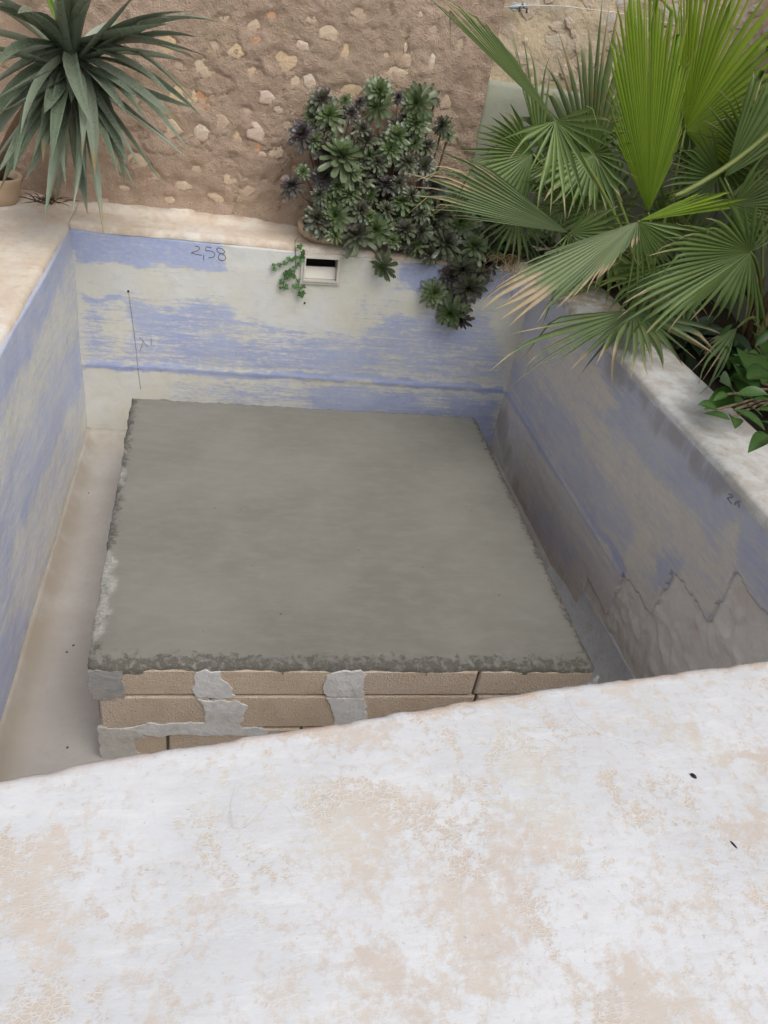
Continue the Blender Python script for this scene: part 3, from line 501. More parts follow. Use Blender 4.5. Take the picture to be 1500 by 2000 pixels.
STONES = [(0.455,0.822,0.056,0.037,'y'),(0.5,0.85,0.017,0.017,'o'),(0.659,0.743,0.046,0.037,'c'),(0.671,0.605,0.043,0.041,'o'),(0.568,0.604,0.06,0.041,'y'),(0.471,0.434,0.064,0.045,'c'),(0.642,0.437,0.037,0.041,'w'),(0.815,0.839,0.033,0.029,'y'),(0.922,0.898,0.023,0.017,'o'),(1.048,0.829,0.063,0.041,'y'),(0.98,0.651,0.04,0.031,'p'),(1.126,0.731,0.02,0.033,'c'),(1.197,0.755,0.03,0.033,'w'),(0.89,0.576,0.03,0.02,'g'),(0.936,0.473,0.04,0.048,'p'),(0.961,0.397,0.034,0.021,'o'),(0.842,0.441,0.023,0.037,'y'),(0.895,0.767,0.027,0.02,'y'),(0.886,0.964,0.04,0.029,'c'),(1.27,0.981,0.05,0.033,'c'),(1.366,0.91,0.023,0.037,'y'),(1.585,0.928,0.017,0.013,'c'),(1.684,0.982,0.01,0.03,'w'),(1.693,0.895,0.027,0.056,'g'),(1.833,0.921,0.014,0.038,'w'),(1.643,0.855,0.054,0.022,'c'),(1.405,0.738,0.074,0.026,'y'),(0.808,0.229,0.034,0.03,'c'),(0.742,0.119,0.051,0.03,'c'),(0.535,0.167,0.058,0.03,'c'),(0.318,0.273,0.058,0.03,'c'),(1.416,1.085,0.043,0.026,'g'),(0.76,0.973,0.023,0.015,'g'),(1.101,0.136,0.024,0.011,'c'),(0.974,0.367,0.02,0.017,'p'),(0.747,0.505,0.037,0.033,'g'),(1.146,0.91,0.033,0.022,'p'),(1.188,1.027,0.027,0.018,'c'),(1.549,0.703,0.034,0.022,'g'),(1.096,0.522,0.03,0.026,'g'),(1.05,0.389,0.034,0.03,'c'),(0.894,0.171,0.041,0.026,'g'),(0.616,0.261,0.037,0.023,'c'),(0.4,0.197,0.034,0.026,'g'),(1.05,0.603,0.023,0.019,'c'),(0.713,0.852,0.023,0.018,'g'),(1.822,1.07,0.027,0.023,'g'),(1.94,0.752,0.027,0.038,'g'),(1.115,0.264,0.027,0.023,'p'),(0.538,0.739,0.03,0.018,'g'),(0.984,1.021,0.023,0.017,'o'),(1.153,0.322,0.02,0.017,'o'),(1.73,1.125,0.02,0.015,'c'),(1.971,1.021,0.017,0.027,'g'),(0.238,0.113,0.031,0.019,'c'),(0.127,0.034,0.034,0.017,'g'),(0.479,0.072,0.038,0.019,'c')]
def clay_y(u, v):
    rec = .13*sstep(-.08, -.26, u)
    y = .335+rec-.05*(fbm(u*2.2, v*2.2)-.5)-.028*(fbm(u*7, v*7, 5)-.5)-.020*(fbm(u*24, v*24, 4)-.5)
    cr = np.abs(fbm(u*4.2+2, v*4.2+7, 5)-.5); y = y+.011*sstep(.020, .0, cr)*sstep(.4, .6, fbm(u*3, v*3+30))
    for x, z, w_, h_, c in STONES:                   # the mortar is dished around each stone
        q = ((u-x)/(w_*1.25))**2+((v-z)/(h_*1.25))**2; y = y+.009*np.exp(-(q/1.2)**3)*(.4+1.2*fbm(u*30+x*9, v*30, 3))
    return y-.05*sstep(.10, -.02, v)*fbm(u*5, u*0+2)
def clay_fn(u, v): return u, clay_y(u, v), v
def clay_at(u, v): return {'pale': sstep(.55, .7, fbm(u*3+9, v*3))*.6+.6*sstep(.06, -.01, v)}
panel('mortar_face', M['clay'], cw, clay_fn, -1.1, 2.165, -.05, 2.2, .0095, (0, .35, 0), clay_at)
for i, (x, z, w_, h_, c) in enumerate(STONES):
    V, F = lump(w_*1.25, h_*1.25, .003 if c not in 'wp' else .009, i); y0 = float(clay_y(np.array([x]), np.array([z]))[0]); yy = clay_y(x+np.linspace(-.7, .7, 9)[:, None]*w_+np.zeros((1, 9)), z+np.linspace(-.7, .7, 9)[None, :]*h_+np.zeros((9, 1))); y0 = float(np.percentile(yy, 55))
    o = build('stone', V, F, M['stone_'+c], cw, smooth=True); o.location = (x, y0+.001, z); o.rotation_euler = (random.uniform(-.08, .08), random.uniform(-.3, .3), random.uniform(-.12, .12))
pw = thing('pale_rubble_wall', 'pale buff rubble wall with whitewashed foot behind the palms', 'wall', (3.0, .5, -.3))
def buff_y(u, v): return .40-.04*(fbm(u*5+3, v*5, 5)-.5)-.02*(fbm(u*20, v*20)-.5)
panel('mortar_face', M['buff'], pw, lambda u, v: (u, buff_y(u, v), v), 2.165, 4.2, .86, 2.3, .016, (0, .35, 0))
panel('whitewashed_foot', M['white'], pw, lambda u, v: (u, .375-.012*fbm(u*4, v*4)+.01*sstep(.83, .87, v), v), 2.165, 4.2, -.6, .885, .03, (0, .35, 0))
rs = random.Random(5); cnt = 0; placed = []
while cnt < 120:
    x = rs.uniform(2.2, 3.75); z = rs.uniform(.9, 1.75); s = rs.uniform(.018, .055)
    if any(math.hypot(x-a, z-b) < (s+c)*1.15 for a, b, c in placed):
        cnt += .12; continue
    placed.append((x, z, s)); cnt += 1
    V, F = lump(s*rs.uniform(.9, 1.5), s, .010, 100+len(placed)); o = build('stone', V, F, M['stone_bw'] if rs.random() < .28 else M['stone_b'], pw, smooth=False)
    o.location = (x, float(buff_y(np.array([x]), np.array([z]))[0])+.004, z); o.rotation_euler = (0, rs.uniform(-.5, .5), rs.uniform(-.1, .1))
bm = [[2.21,0.36,1.23],[2.295,0.36,1.251],[2.254,0.36,1.213]]
fit = thing('cord_fitting', 'small blue grey metal fitting on the pale wall at the cord end', 'fitting', (bm[0][0]+.04, .36, bm[0][2]))
fx, fz = bm[0][0]+.045, bm[0][2]
build('ring', *tube([(fx-.028+.022*math.cos(t*.5236), .352, fz+.016*math.sin(t*.5236)) for t in range(13)], .0045, 6), M['steel'], fit)
build('barrel', *tube([(fx-.055, .356, fz-.004), (fx-.052, .354, fz-.004), (fx+.03, .352, fz+.012), (fx+.033, .352, fz+.012)], [.006, .010, .013, .006], 10), M['steel'], fit)
build('hook', *tube([(fx+.0, .345, fz-.018), (fx-.004, .338, fz), (fx+.008, .338, fz+.018), (fx+.02, .345, fz+.004), (fx+.04, .35, fz+.002), (fx+.044, .352, fz-.018)], .005, 6), M['bluestroke'], fit)
gw = thing('garden_side_wall', 'old white wall beyond the planting bed, seen through palm fronds', 'wall', (3.85, -1.5, -.3))
panel('wall_face', M['white'], gw, lambda u, v: (3.80+.012*fbm(u*4, v*4), -u, v), -.36, 3.6, -.6, .80, .04, (.3, 0, 0), flip=True)
panel('rubble_face', M['buff'], gw, lambda u, v: (3.83-.05*fbm(u*6, v*6), -u, v), -.36, 3.6, .80, 2.1, .03, (.3, 0, 0), flip=True)

cord = [Vector(p) for p in [[2.157,0.3,1.221],[2.314,0.33,1.25],[2.469,0.3,1.269],[2.766,0.29,1.282],[3.119,0.3,1.277]]]
V, F = tube(cord, .0022, 5); tag(build('cord', V, F, M['cord']), 'thin pale cord strung along the pale rubble wall', 'cord')

# ------------------------------------------------------------------ yucca and its bowl
def sword(base, tip, hw, sag, up=Vector((0, 0, 1)), rows=9, seed=0):
    rnd = random.Random(seed); d = (tip-base); L_ = d.length; mid = (base+tip)/2+Vector((rnd.gauss(0, .05), rnd.gauss(0, .04), sag))*L_
    pts = bez(base, mid, tip, rows); V, F, al, rb = [], [], [], []
    side0 = d.normalized().cross(up)
    if side0.length < .25: side0 = d.normalized().cross(Vector((0, 1, 0)))
    tw = rnd.uniform(-.9, .9); kink = rnd.uniform(.2, .7) if rnd.random() < .28 else 0.; k0 = rnd.uniform(.45, .7)
    pts = [p+Vector((0, 0, -1))*kink*max(0, i/rows-k0)**1.5*L_*.6 for i, p in enumerate(pts)]
    for i, p in enumerate(pts):
        t = i/rows; tg = (pts[min(i+1, rows)]-pts[max(i-1, 0)]).normalized(); s = (side0-tg*side0.dot(tg)).normalized(); nrm = s.cross(tg)
        a = tw*t; s2 = s*math.cos(a)+nrm*math.sin(a); n2 = s2.cross(tg)
        wd = hw*(.62+.38*math.sin(min(1, t/.45)*math.pi/2))*(1-max(0, (t-.35)/.65)**2.1)+.0008
        V += [p+s2*wd+n2*wd*.62, p+s2*wd*.5+n2*wd*.24, p-n2*wd*.05, p-s2*wd*.5+n2*wd*.24, p-s2*wd+n2*wd*.62]; al += [t]*5; rb += [.9, .1, .25, .1, .9]
    for i in range(rows):
        for k in range(4): F.append((i*5+k, i*5+k+1, (i+1)*5+k+1, (i+1)*5+k))
    r = rnd.random(); return V, F, {'along': al, 'rib': rb, 'rnd': [r]*len(V)}
YC = Vector([0.075,0.03,0.783])
bowl = thing('planter_bowl', 'cream planter bowl at the left foot of the clay wall', 'planter', (-.40, .24, 0))
prof = [(.0, .0), (.105, .0), (.125, .04), (.138, .10), (.146, .125), (.140, .135), (.126, .130), (.118, .10)]
def lathe(prof, c, n=28):
    P = [(c[0]+r*math.cos(2*math.pi*k/n), c[1]+r*math.sin(2*math.pi*k/n), c[2]+z) for r, z in prof for k in range(n)]
    return P, [(i*n+k, i*n+(k+1) % n, (i+1)*n+(k+1) % n, (i+1)*n+k) for i in range(len(prof)-1) for k in range(n)]
build('bowl', *lathe(prof, (-.40, .24, .005)), M['pot'], bowl); build('soil', *lathe([(.0, .1), (.06, .108), (.119, .1)], (-.40, .24, .005)), M['soil'], bowl)
yu = thing('yucca', 'yucca with long grey green sword leaves in the left corner', 'yucca', (-.40, .24, .11))
V, F = tube(bez(Vector((-.40, .26, .08)), Vector((-.25, .15, .45)), YC+Vector((0, 0, -.05)), 8), [.035, .033, .03, .03, .03, .032, .035, .04, .045], 9); build('trunk', V, F, M['bark'], yu)
YT = [[0.75,-0.308,1.023],[0.626,-0.505,1.05],[0.561,-0.665,1.059],[0.596,-0.603,1.048],[0.687,-0.46,0.901],[0.717,-0.503,0.879],[0.554,-0.669,0.796],[0.617,-0.562,0.764],[0.677,-0.606,0.671],[0.657,-0.492,0.632],[0.588,-0.582,0.539],[0.545,-0.642,0.551],[0.542,-0.555,0.4],[0.391,-0.705,0.463],[0.378,-0.639,0.292],[0.302,-0.73,0.328],[0.22,-0.537,0.208],[0.124,-0.696,0.304],[0.032,-0.734,0.353],[0.043,-0.701,0.41],[-0.054,-0.542,0.267],[0.225,-0.823,0.485],[0.2,-0.674,0.377],[0.11,-0.664,0.341],[-0.008,-0.832,0.57],[-0.079,-0.762,0.478],[-0.054,-0.694,0.704],[-0.108,-0.785,0.743],[0.156,-0.483,0.703],[0.096,-0.642,0.624],[-0.016,-0.753,0.514],[-0.056,-0.683,0.462],[0.406,-0.677,0.694],[0.173,-0.658,1.112],[0.231,-0.665,1.167],[0.287,-0.641,1.128],[0.127,-0.658,1.09],[0.372,-0.666,1.141],[0.063,-0.666,1.05],[0.439,-0.612,1.118],[-0.085,-0.822,0.958],[-0.136,-0.813,0.857],[-0.08,-0.79,1.048],[-0.164,-0.823,0.655],[-0.167,-0.735,0.534],[-0.013,-0.68,0.976],[0.49,-0.641,0.839],[0.324,-0.64,0.437],[0.11,-0.826,0.509],[0.004,-0.718,0.417],[0.469,-0.703,0.623],[0.367,-0.69,0.59],[-0.143,-0.741,0.425],[0.254,-0.734,0.584],[0.513,-0.644,0.981],[-0.039,-0.748,0.642],[0.28,-0.715,0.408]]
YT += [[-0.437,0.27,0.926],[-0.216,-0.755,0.873],[-0.249,-0.654,0.726],[-0.498,0.27,0.385],[-0.219,-0.685,0.385],[-0.044,-0.767,1.112],[-0.155,0.27,1.103],[0.149,-0.777,1.185],[0.309,-0.577,1.178],[0.473,0.27,1.077],[0.64,-0.434,0.966],[0.592,-0.704,0.946],[0.616,0.27,0.732],[0.491,-0.698,0.719],[0.572,-0.727,0.659],[0.381,0.27,0.296],[0.337,-0.699,0.37],[0.121,-0.426,0.213],[-0.124,0.27,0.059],[-0.157,-0.481,0.305],[-0.313,-0.237,0.187],[0.591,0.27,0.59],[0.506,-0.693,0.489],[0.064,-0.646,1.096],[0.303,0.27,0.908],[0.458,-0.646,1.041],[-0.17,-0.803,0.976],[-0.544,0.27,0.667],[-0.071,-0.798,0.593],[-0.025,-0.726,0.798]][::2]
YT += [list(YC+Vector((random.gauss(0, 1)-.25, -abs(random.gauss(0, .6)), random.gauss(-.2, .8))).normalized()*random.uniform(.45, .8)) for k in range(10)]
for i, tpt in enumerate(YT):
    tpt = Vector(tpt); tpt += Vector((random.gauss(0, .03), random.gauss(0, .04), random.gauss(0, .03))); d = (tpt-YC).normalized(); base = YC+d*.035+Vector((0, 0, random.uniform(-.09, .03)-.05*max(0, -d.z)))
    if tpt.y > .27: tpt.y = .27
    if tpt.z < .02: tpt.z = .02
    V, F, at = sword(base, tpt, random.uniform(.018, .035), random.uniform(-.02, .12) if d.z < .5 else .0, seed=i)
    build('leaf', V, F, M['yuccay'] if d.z > .55 else M['yucca'], yu, at)
lit = thing('leaf_litter', 'dark dry leaf tuft at the wall foot under the yucca', 'dry leaves', (-.14, .27, 0))
parts = []
for k in range(40):
    a = Vector((-.14+random.gauss(0, .03), .28+random.gauss(0, .015), .01)); b = a+Vector((random.gauss(0, .06), random.gauss(-.02, .03), random.uniform(.0, .05)))
    parts.append(tube([a, (a+b)/2+Vector((0, 0, .012)), b], [.004, .003, .001], 4))
o = build('dry_leaves', *join(parts), M['bark'], lit); o['kind'] = 'stuff'

# ------------------------------------------------------------------ aeoniums
def rosette(n, seed, flat=0.):
    rnd = random.Random(seed); V, F, ra, al = [], [], [], []
    for i in range(n):
        t = (i+.5)/n; az = i*2.39996+rnd.uniform(-.15, .15); L_ = .20+.84*t**.8*rnd.uniform(.85, 1.1); el = math.radians(84-112*t**.9-flat*t*25+rnd.uniform(-7, 7))
        d = Vector((math.cos(az)*math.cos(el), math.sin(az)*math.cos(el), math.sin(el))); s = Vector((-math.sin(az), math.cos(az), 0)); nn = s.cross(d)*-1
        wd = (.075+.05*t)*rnd.uniform(.85, 1.15); b0 = len(V); bend = rnd.uniform(-.02, .10)
        for q, wq in ((.08, .35), (.35, .55), (.62, .95), (.85, 1.0), (.97, .55)):
            p = d*L_*q+nn*(bend*q*q*L_)+Vector((0, 0, -.10*t*q)); w_ = wd*wq
            V += [p+s*w_+nn*.25*w_, p-nn*.05*w_, p-s*w_+nn*.25*w_]; ra += [t]*3; al += [q**3]*3
        V.append(d*L_*1.03+nn*bend*L_); ra.append(t); al.append(1)
        for r in range(4):
            for k in range(2): F.append((b0+r*3+k, b0+r*3+k+1, b0+(r+1)*3+k+1, b0+(r+1)*3+k))
        F += [(b0+12, b0+13, b0+15), (b0+13, b0+14, b0+15)]
    return V, F, {'rad': ra, 'along': al}
ROSM = {}
for c in 'gmp':
    ROSM[c] = []
    for k in range(3):
        V, F, at = rosette(62 if c == 'p' else 54, 40+k+ord(c), k*.5-.3); ROSM[c].append(mesh_data('rosette_'+c, V, F, M['ros_'+c], at))
def plant_rosettes(parent, lst, roots, seed, hang=False):
    rnd = random.Random(seed); parts = []
    for i, (x, y, z, r, c) in enumerate(lst):
        p = Vector((x, y, z)); toc = (Vector(CAM_LOC)-p).normalized()
        d = (toc*.55+Vector((0, -.15, .65))+Vector((rnd.gauss(0, .33), rnd.gauss(0, .2), rnd.gauss(0, .25))))
        if hang: d += Vector((0, -.3, -.75)) if z < -.02 else Vector((0, 0, 0))
        d.normalize()
        o = link('rosette', ROSM[c][rnd.randrange(3)], None, parent)
        q = d.to_track_quat('Z', 'Y').to_matrix().to_4x4() @ Matrix.Rotation(rnd.uniform(0, 6.28), 4, 'Z') @ Matrix.Scale(r*1.40*rnd.uniform(.78, 1.22), 4); q.translation = p; o.matrix_basis = q
        rt = Vector(min(roots, key=lambda s: (Vector(s)-p).length)); md = (p+rt)/2+Vector((rnd.gauss(0, .02), .03, .02)); md.y = min(md.y, .26)
        parts.append(tube(bez(rt, md, p-d*r*.1, 5), [.009, .008, .007, .007, .006, .006], 5))
    build('stems', *join(parts), M['stem'], parent)['kind'] = 'stuff'
pot = thing('plant_pot', 'pale rounded pot under the aeonium beside the skimmer', 'pot', (1.35, .17, 0))
build('pot_body', *lathe([(0, 0), (.12, 0), (.15, .03), (.16, .07), (.15, .085), (.13, .075)], (1.34, .165, .006)), M['pot'], pot); build('soil', *lathe([(0, .06), (.07, .066), (.135, .06)], (1.34, .165, .006)), M['soil'], pot)
ae = thing('aeonium', 'tall clump of green and purple aeonium rosettes against the clay wall', 'succulent', (1.55, .16, 0))
plant_rosettes(ae, [[1.257,0.167,0.705,0.0646,'m'],[1.544,0.155,0.782,0.0649,'g'],[1.447,0.137,0.721,0.0373,'p'],[1.407,0.122,0.667,0.0429,'p'],[1.749,0.17,0.746,0.0818,'g'],[1.544,0.132,0.711,0.0898,'g'],[1.295,0.125,0.641,0.0749,'g'],[1.164,0.114,0.535,0.0534,'p'],[1.228,0.097,0.517,0.0462,'g'],[1.378,0.063,0.47,0.1064,'g'],[1.503,0.082,0.555,0.0485,'m'],[1.661,0.097,0.592,0.0755,'g'],[1.47,0.099,0.604,0.0443,'m'],[1.285,0.093,0.483,0.0442,'p'],[1.127,0.051,0.298,0.0567,'p'],[1.294,0.055,0.359,0.0675,'p'],[1.179,0.076,0.366,0.0462,'g'],[1.422,0.038,0.401,0.0709,'g'],[1.624,0.038,0.362,0.0701,'p'],[1.561,0.053,0.463,0.0442,'m'],[1.728,0.065,0.479,0.0612,'m'],[1.627,0.076,0.532,0.0645,'g'],[1.762,0.126,0.658,0.0653,'g'],[1.901,0.145,0.66,0.0455,'m'],[1.941,0.14,0.623,0.0404,'g'],[1.278,-0.021,0.151,0.0706,'m'],[1.361,-0.021,0.185,0.0882,'g'],[1.49,-0.053,0.107,0.0778,'m'],[1.585,-0.044,0.143,0.0745,'g'],[1.401,0.009,0.245,0.0461,'m'],[1.496,-0.017,0.23,0.0531,'m'],[1.636,-0.013,0.244,0.057,'m'],[1.72,0.021,0.289,0.0575,'g'],[1.749,-0.033,0.157,0.0716,'m'],[1.639,-0.04,0.154,0.0391,'m'],[1.825,-0.0,0.241,0.0468,'m'],[1.846,0.173,0.766,0.033,'p'],[1.363,0.02,0.325,0.053,'g'],[1.27,0.016,0.273,0.0459,'m'],[1.496,0.051,0.456,0.0355,'m'],[1.371,0.141,0.717,0.0394,'g'],[1.647,0.167,0.762,0.029,'p'],[1.454,0.015,0.331,0.0496,'g'],[1.549,0.004,0.306,0.0533,'g'],[1.691,0.03,0.378,0.0501,'m'],[1.759,0.096,0.568,0.0506,'g'],[1.829,0.103,0.563,0.0436,'m'],[1.826,0.072,0.471,0.0507,'m'],[1.765,0.02,0.326,0.0503,'m'],[1.293,0.107,0.581,0.0427,'m'],[1.431,0.005,0.293,0.046,'g'],[1.887,0.049,0.37,0.0545,'p'],[1.842,-0.026,0.151,0.0541,'m'],[1.545,-0.026,0.205,0.0461,'g'],[1.838,0.022,0.307,0.0506,'g'],[1.686,-0.055,0.098,0.0428,'g'],[1.368,-0.05,0.09,0.0423,'g'],[1.206,0.173,0.612,0.0396,'g'],[1.574,0.059,0.453,0.0572,'m'],[1.375,0.044,0.198,0.0508,'p'],[1.713,0.171,0.596,0.0447,'g'],[1.494,0.031,0.369,0.0618,'m'],[1.293,0.026,0.11,0.055,'g'],[1.63,0.128,0.515,0.0493,'m'],[1.423,0.068,0.271,0.0416,'p'],[1.747,0.133,0.675,0.061,'g'],[1.547,0.089,0.434,0.0532,'m'],[1.342,0.047,0.184,0.0465,'g'],[1.677,0.15,0.586,0.0408,'m'],[1.464,0.044,0.354,0.0577,'p'],[1.221,0.188,0.669,0.0519,'g'],[1.598,0.126,0.502,0.0449,'m'],[1.384,0.021,0.269,0.0625,'g'],[1.726,0.182,0.655,0.0572,'m'],[1.519,0.11,0.416,0.0498,'p'],[1.308,0.032,0.174,0.0421,'g'],[1.637,0.107,0.58,0.0612,'m'],[1.438,0.085,0.332,0.0539,'g'],[1.775,0.215,0.724,0.0487,'m'],[1.564,0.116,0.49,0.0412,'p'],[1.352,0.014,0.257,0.0581,'g'],[1.693,0.178,0.643,0.0534,'m'],[1.484,0.089,0.407,0.0452,'g'],[1.271,-0.013,0.173,0.0628,'m'],[1.611,0.136,0.562,0.0572,'p'],[1.407,0.086,0.317,0.0503,'g'],[1.742,0.211,0.711,0.0442,'m'],[1.525,0.075,0.484,0.0615,'g'],[1.324,0.048,0.235,0.055,'m'],[1.66,0.166,0.631,0.0488,'p'],[1.451,0.08,0.395,0.0415,'g']], [(1.34, .17, .05), (1.65, .2, .05), (1.85, .2, .03)], 3)
ab = thing('trailing_aeonium', 'dark aeonium trailing over the back right pool edge', 'succulent', (2.0, .1, 0))
plant_rosettes(ab, [[1.779,0.05,0.212,0.0788,'g'],[1.82,0.08,0.264,0.0732,'m'],[1.877,0.06,0.248,0.0793,'g'],[1.955,0.06,0.228,0.0735,'m'],[2.013,0.1,0.279,0.068,'g'],[2.092,0.1,0.26,0.0746,'m'],[1.724,0.0,0.138,0.0721,'g'],[1.757,-0.02,0.092,0.0661,'m'],[1.831,-0.03,0.074,0.0603,'g'],[2.187,0.1,0.242,0.0751,'g'],[2.306,0.1,0.197,0.0759,'m'],[2.285,0.05,0.094,0.0692,'g'],[1.921,0.12,0.319,0.0617,'g'],[2.003,0.14,0.377,0.062,'m'],[2.099,0.15,0.358,0.0563,'g'],[1.993,-0.04,0.113,0.109,'m'],[2.162,-0.02,0.104,0.0922,'g'],[2.109,-0.05,-0.022,0.092,'m'],[2.166,-0.06,-0.127,0.0866,'m'],[1.972,-0.05,-0.175,0.0614,'g'],[2.087,-0.07,-0.281,0.0776,'g'],[2.149,-0.09,-0.299,0.0622,'p'],[1.655,-0.06,-0.047,0.0688,'g'],[1.906,-0.05,0.045,0.0513,'m'],[2.076,0.05,0.207,0.0863,'g'],[1.902,0.04,0.173,0.0763,'m'],[2.256,0.05,0.149,0.0813,'m'],[2.07,-0.03,-0.077,0.074,'p'],[2.206,-0.03,-0.065,0.0683,'m'],[1.957,0.0,0.148,0.0669,'m'],[2.149,0.08,0.187,0.0748,'g'],[1.851,0.03,0.114,0.0609,'g'],[2.348,0.06,0.038,0.0698,'p'],[2.268,0.02,-0.001,0.0628,'p']], [(2.0, .12, .02), (2.1, .1, .02), (1.7, .06, .01)], 4, True)

# ------------------------------------------------------------------ ivy sprig
iv = thing('ivy_sprig', 'small green ivy sprig hanging beside the skimmer', 'ivy', tuple([[1.175,-0.012,0.053],[1.157,-0.012,0.029],[1.164,-0.012,-0.025],[1.173,-0.012,-0.095],[1.169,-0.012,-0.152],[1.193,-0.012,-0.2],[1.206,-0.012,-0.251]][0]))
def surf(p): return Vector(p)
build('stem', *join([tube([Vector(p) for p in s], .0022, 5) for s in ([[1.175,-0.012,0.053],[1.157,-0.012,0.029],[1.164,-0.012,-0.025],[1.173,-0.012,-0.095],[1.169,-0.012,-0.152],[1.193,-0.012,-0.2],[1.206,-0.012,-0.251]], [[1.166,-0.02,-0.05],[1.127,-0.02,-0.088],[1.094,-0.02,-0.102],[1.058,-0.02,-0.106]], [[1.17,-0.02,-0.135],[1.13,-0.02,-0.133],[1.114,-0.02,-0.184],[1.109,-0.02,-0.234]])]), M['stem'], iv)
IVO = [(0, 0), (.35, -.22), (.62, -.10), (.55, .2), (.9, .38), (.45, .55), (.3, .8), (0, 1.15)]
ivp = [(x, y) for x, y in IVO]+[(-x, y) for x, y in IVO[-2:0:-1]]
for i, p in enumerate([[1.18,-0.025,0.014],[1.199,-0.025,-0.018],[1.174,-0.025,-0.048],[1.197,-0.025,-0.06],[1.213,-0.025,-0.044],[1.147,-0.025,-0.065],[1.127,-0.025,-0.058],[1.115,-0.025,-0.085],[1.08,-0.025,-0.096],[1.055,-0.025,-0.104],[1.062,-0.025,-0.126],[1.13,-0.025,-0.131],[1.148,-0.025,-0.15],[1.114,-0.025,-0.144],[1.127,-0.025,-0.166],[1.164,-0.025,-0.105],[1.106,-0.025,-0.191],[1.119,-0.025,-0.219],[1.1,-0.025,-0.227],[1.172,-0.025,-0.206],[1.196,-0.025,-0.218],[1.216,-0.025,-0.21],[1.213,-0.025,-0.246],[1.19,-0.025,-0.175],[1.191,-0.025,-0.089]]):
    s = random.uniform(.016, .027) if i not in (11, 12, 22) else .034; V = [(0, .4*s, .12*s)]+[(x*s, y*s, -.1*s*abs(x)) for x, y in ivp]; n = len(ivp); r = random.random()
    o = build('leaf', V, [(0, 1+k, 1+(k+1) % n) for k in range(n)], M['ivy'], iv, {'along': [.2]*len(V), 'rib': [1]+[0]*n, 'rnd': [r]*len(V)})
    o.matrix_basis = Matrix.Translation(Vector(p)+Vector((0, -.004, 0))) @ Matrix.Rotation(math.radians(60+random.uniform(-25, 25)), 4, 'X') @ Matrix.Rotation(math.pi+random.uniform(-1.1, 1.1), 4, 'Z') @ Matrix.Rotation(random.uniform(-.5, .5), 4, 'Y')

# ------------------------------------------------------------------ fan palms
def frond_mesh(hub, tips, n, fuse, droop, seed):
    rnd = random.Random(seed); hub = Vector(hub); tips = [Vector(t) for t in tips]; k = len(tips)
    ds, ls = [], []
    for i in range(n):
        f = i/(n-1)*(k-1); a = min(int(f), k-2); f -= a; va, vb = tips[a]-hub, tips[a+1]-hub
        d = (va.normalized()*(1-f)+vb.normalized()*f).normalized(); ds.append(d); ls.append((va.length*(1-f)+vb.length*f)*rnd.uniform(.90, 1.04))
    V, F, al, rb, rn = [], [], [], [], []; rows = 11
    for i in range(n):
        d = ds[i]; dp = ds[i-1] if i else (d*2-ds[1]).normalized(); dn = ds[i+1] if i < n-1 else (d*2-ds[-2]).normalized(); L_ = ls[i]
        lat = (dn-dp); lat = lat-d*lat.dot(d)
        if lat.length < 1e-4: lat = d.cross(Vector((0, 1, 0)))
        lat.normalize(); nrm = lat.cross(d).normalized(); lat0, nrm0, tws = lat, nrm, rnd.gauss(0, .7)
        hL = min((d-dp).length/2, .085); hR = min((dn-d).length/2, .085); fu = fuse*rnd.uniform(.88, 1.1)*(rnd.uniform(.55, .8) if rnd.random() < .14 else 1); r = rnd.random(); snap = rnd.uniform(.5, 1.3) if rnd.random() < .13 else 0.
        bend = Vector((rnd.gauss(0, .05), rnd.gauss(0, .05), -droop*2.2-abs(rnd.gauss(0, .05)))); curl = Vector((rnd.gauss(0, .06), rnd.gauss(0, .05), -abs(rnd.gauss(0, .07)))) if rnd.random() < .55 else Vector((0, 0, 0)); b0 = len(V)
        for j in range(rows):
            q = .015+.985*(j/(rows-1)); x = max(0, (q-fu)/(1-fu)); rr = q*L_
            wf = min(q, fu)*L_; sh = max(0, 1-x**1.5)**.9*(1-.25*x) if x > 0 else 1
            tw_ = tws*x; lat, nrm = lat0*math.cos(tw_)+nrm0*math.sin(tw_), nrm0*math.cos(tw_)-lat0*math.sin(tw_)
            p = hub+d*rr+Vector((0, 0, -snap*max(0, x-.35)*L_*.3))-d*(snap*max(0, x-.35)*L_*.22)+bend*(x**2*L_*.35)+curl*(x**4*L_*.8); pl = .8*min(q, fu)*L_*(hL+hR)*.5*sh
            V += [p-lat*(wf*hL*sh)-nrm*pl, p+nrm*pl, p+lat*(wf*hR*sh)-nrm*pl]; al += [q]*3; rb += [0, .8, 0]; rn += [r]*3
        for j in range(rows-1):
            for c in range(2): F.append((b0+j*3+c, b0+j*3+c+1, b0+(j+1)*3+c+1, b0+(j+1)*3+c))
        if rnd.random() < .45:      # a curled fibre hanging from the cleft
            p0 = hub+d*(L_*(fu+.05))+lat0*(fu*L_*hR); c0 = len(V); ph = rnd.uniform(0, 6); ln_ = rnd.uniform(.03, .10)
            for j in range(8):
                q = j/7; p = p0+d*ln_*q+Vector((math.cos(ph+q*6), math.sin(ph+q*6), -.8*q))*ln_*.35*q
                V += [p, p+nrm0*.0014+lat0*.0010, p+nrm0*.0006-lat0*.0014]; al += [1.5]*3; rb += [0]*3; rn += [.5]*3
            for j in range(7):
                for c in range(3): F.append((c0+j*3+c, c0+j*3+(c+1) % 3, c0+(j+1)*3+(c+1) % 3, c0+(j+1)*3+c))
    return V, F, {'along': al, 'rib': rb, 'rnd': rn}
PB = {1: Vector([3.06,-0.42,0.0]), 2: Vector([3.64,-0.675,-0.05]), 3: Vector([3.0,0.08,-0.05])}
PL = {1: 'young fan palm with bright upright frond rising beside the white coping', 2: 'fan palm at the right edge behind the leafy shrub', 3: 'dark fan palm against the pale rubble wall foot'}
palms = {}
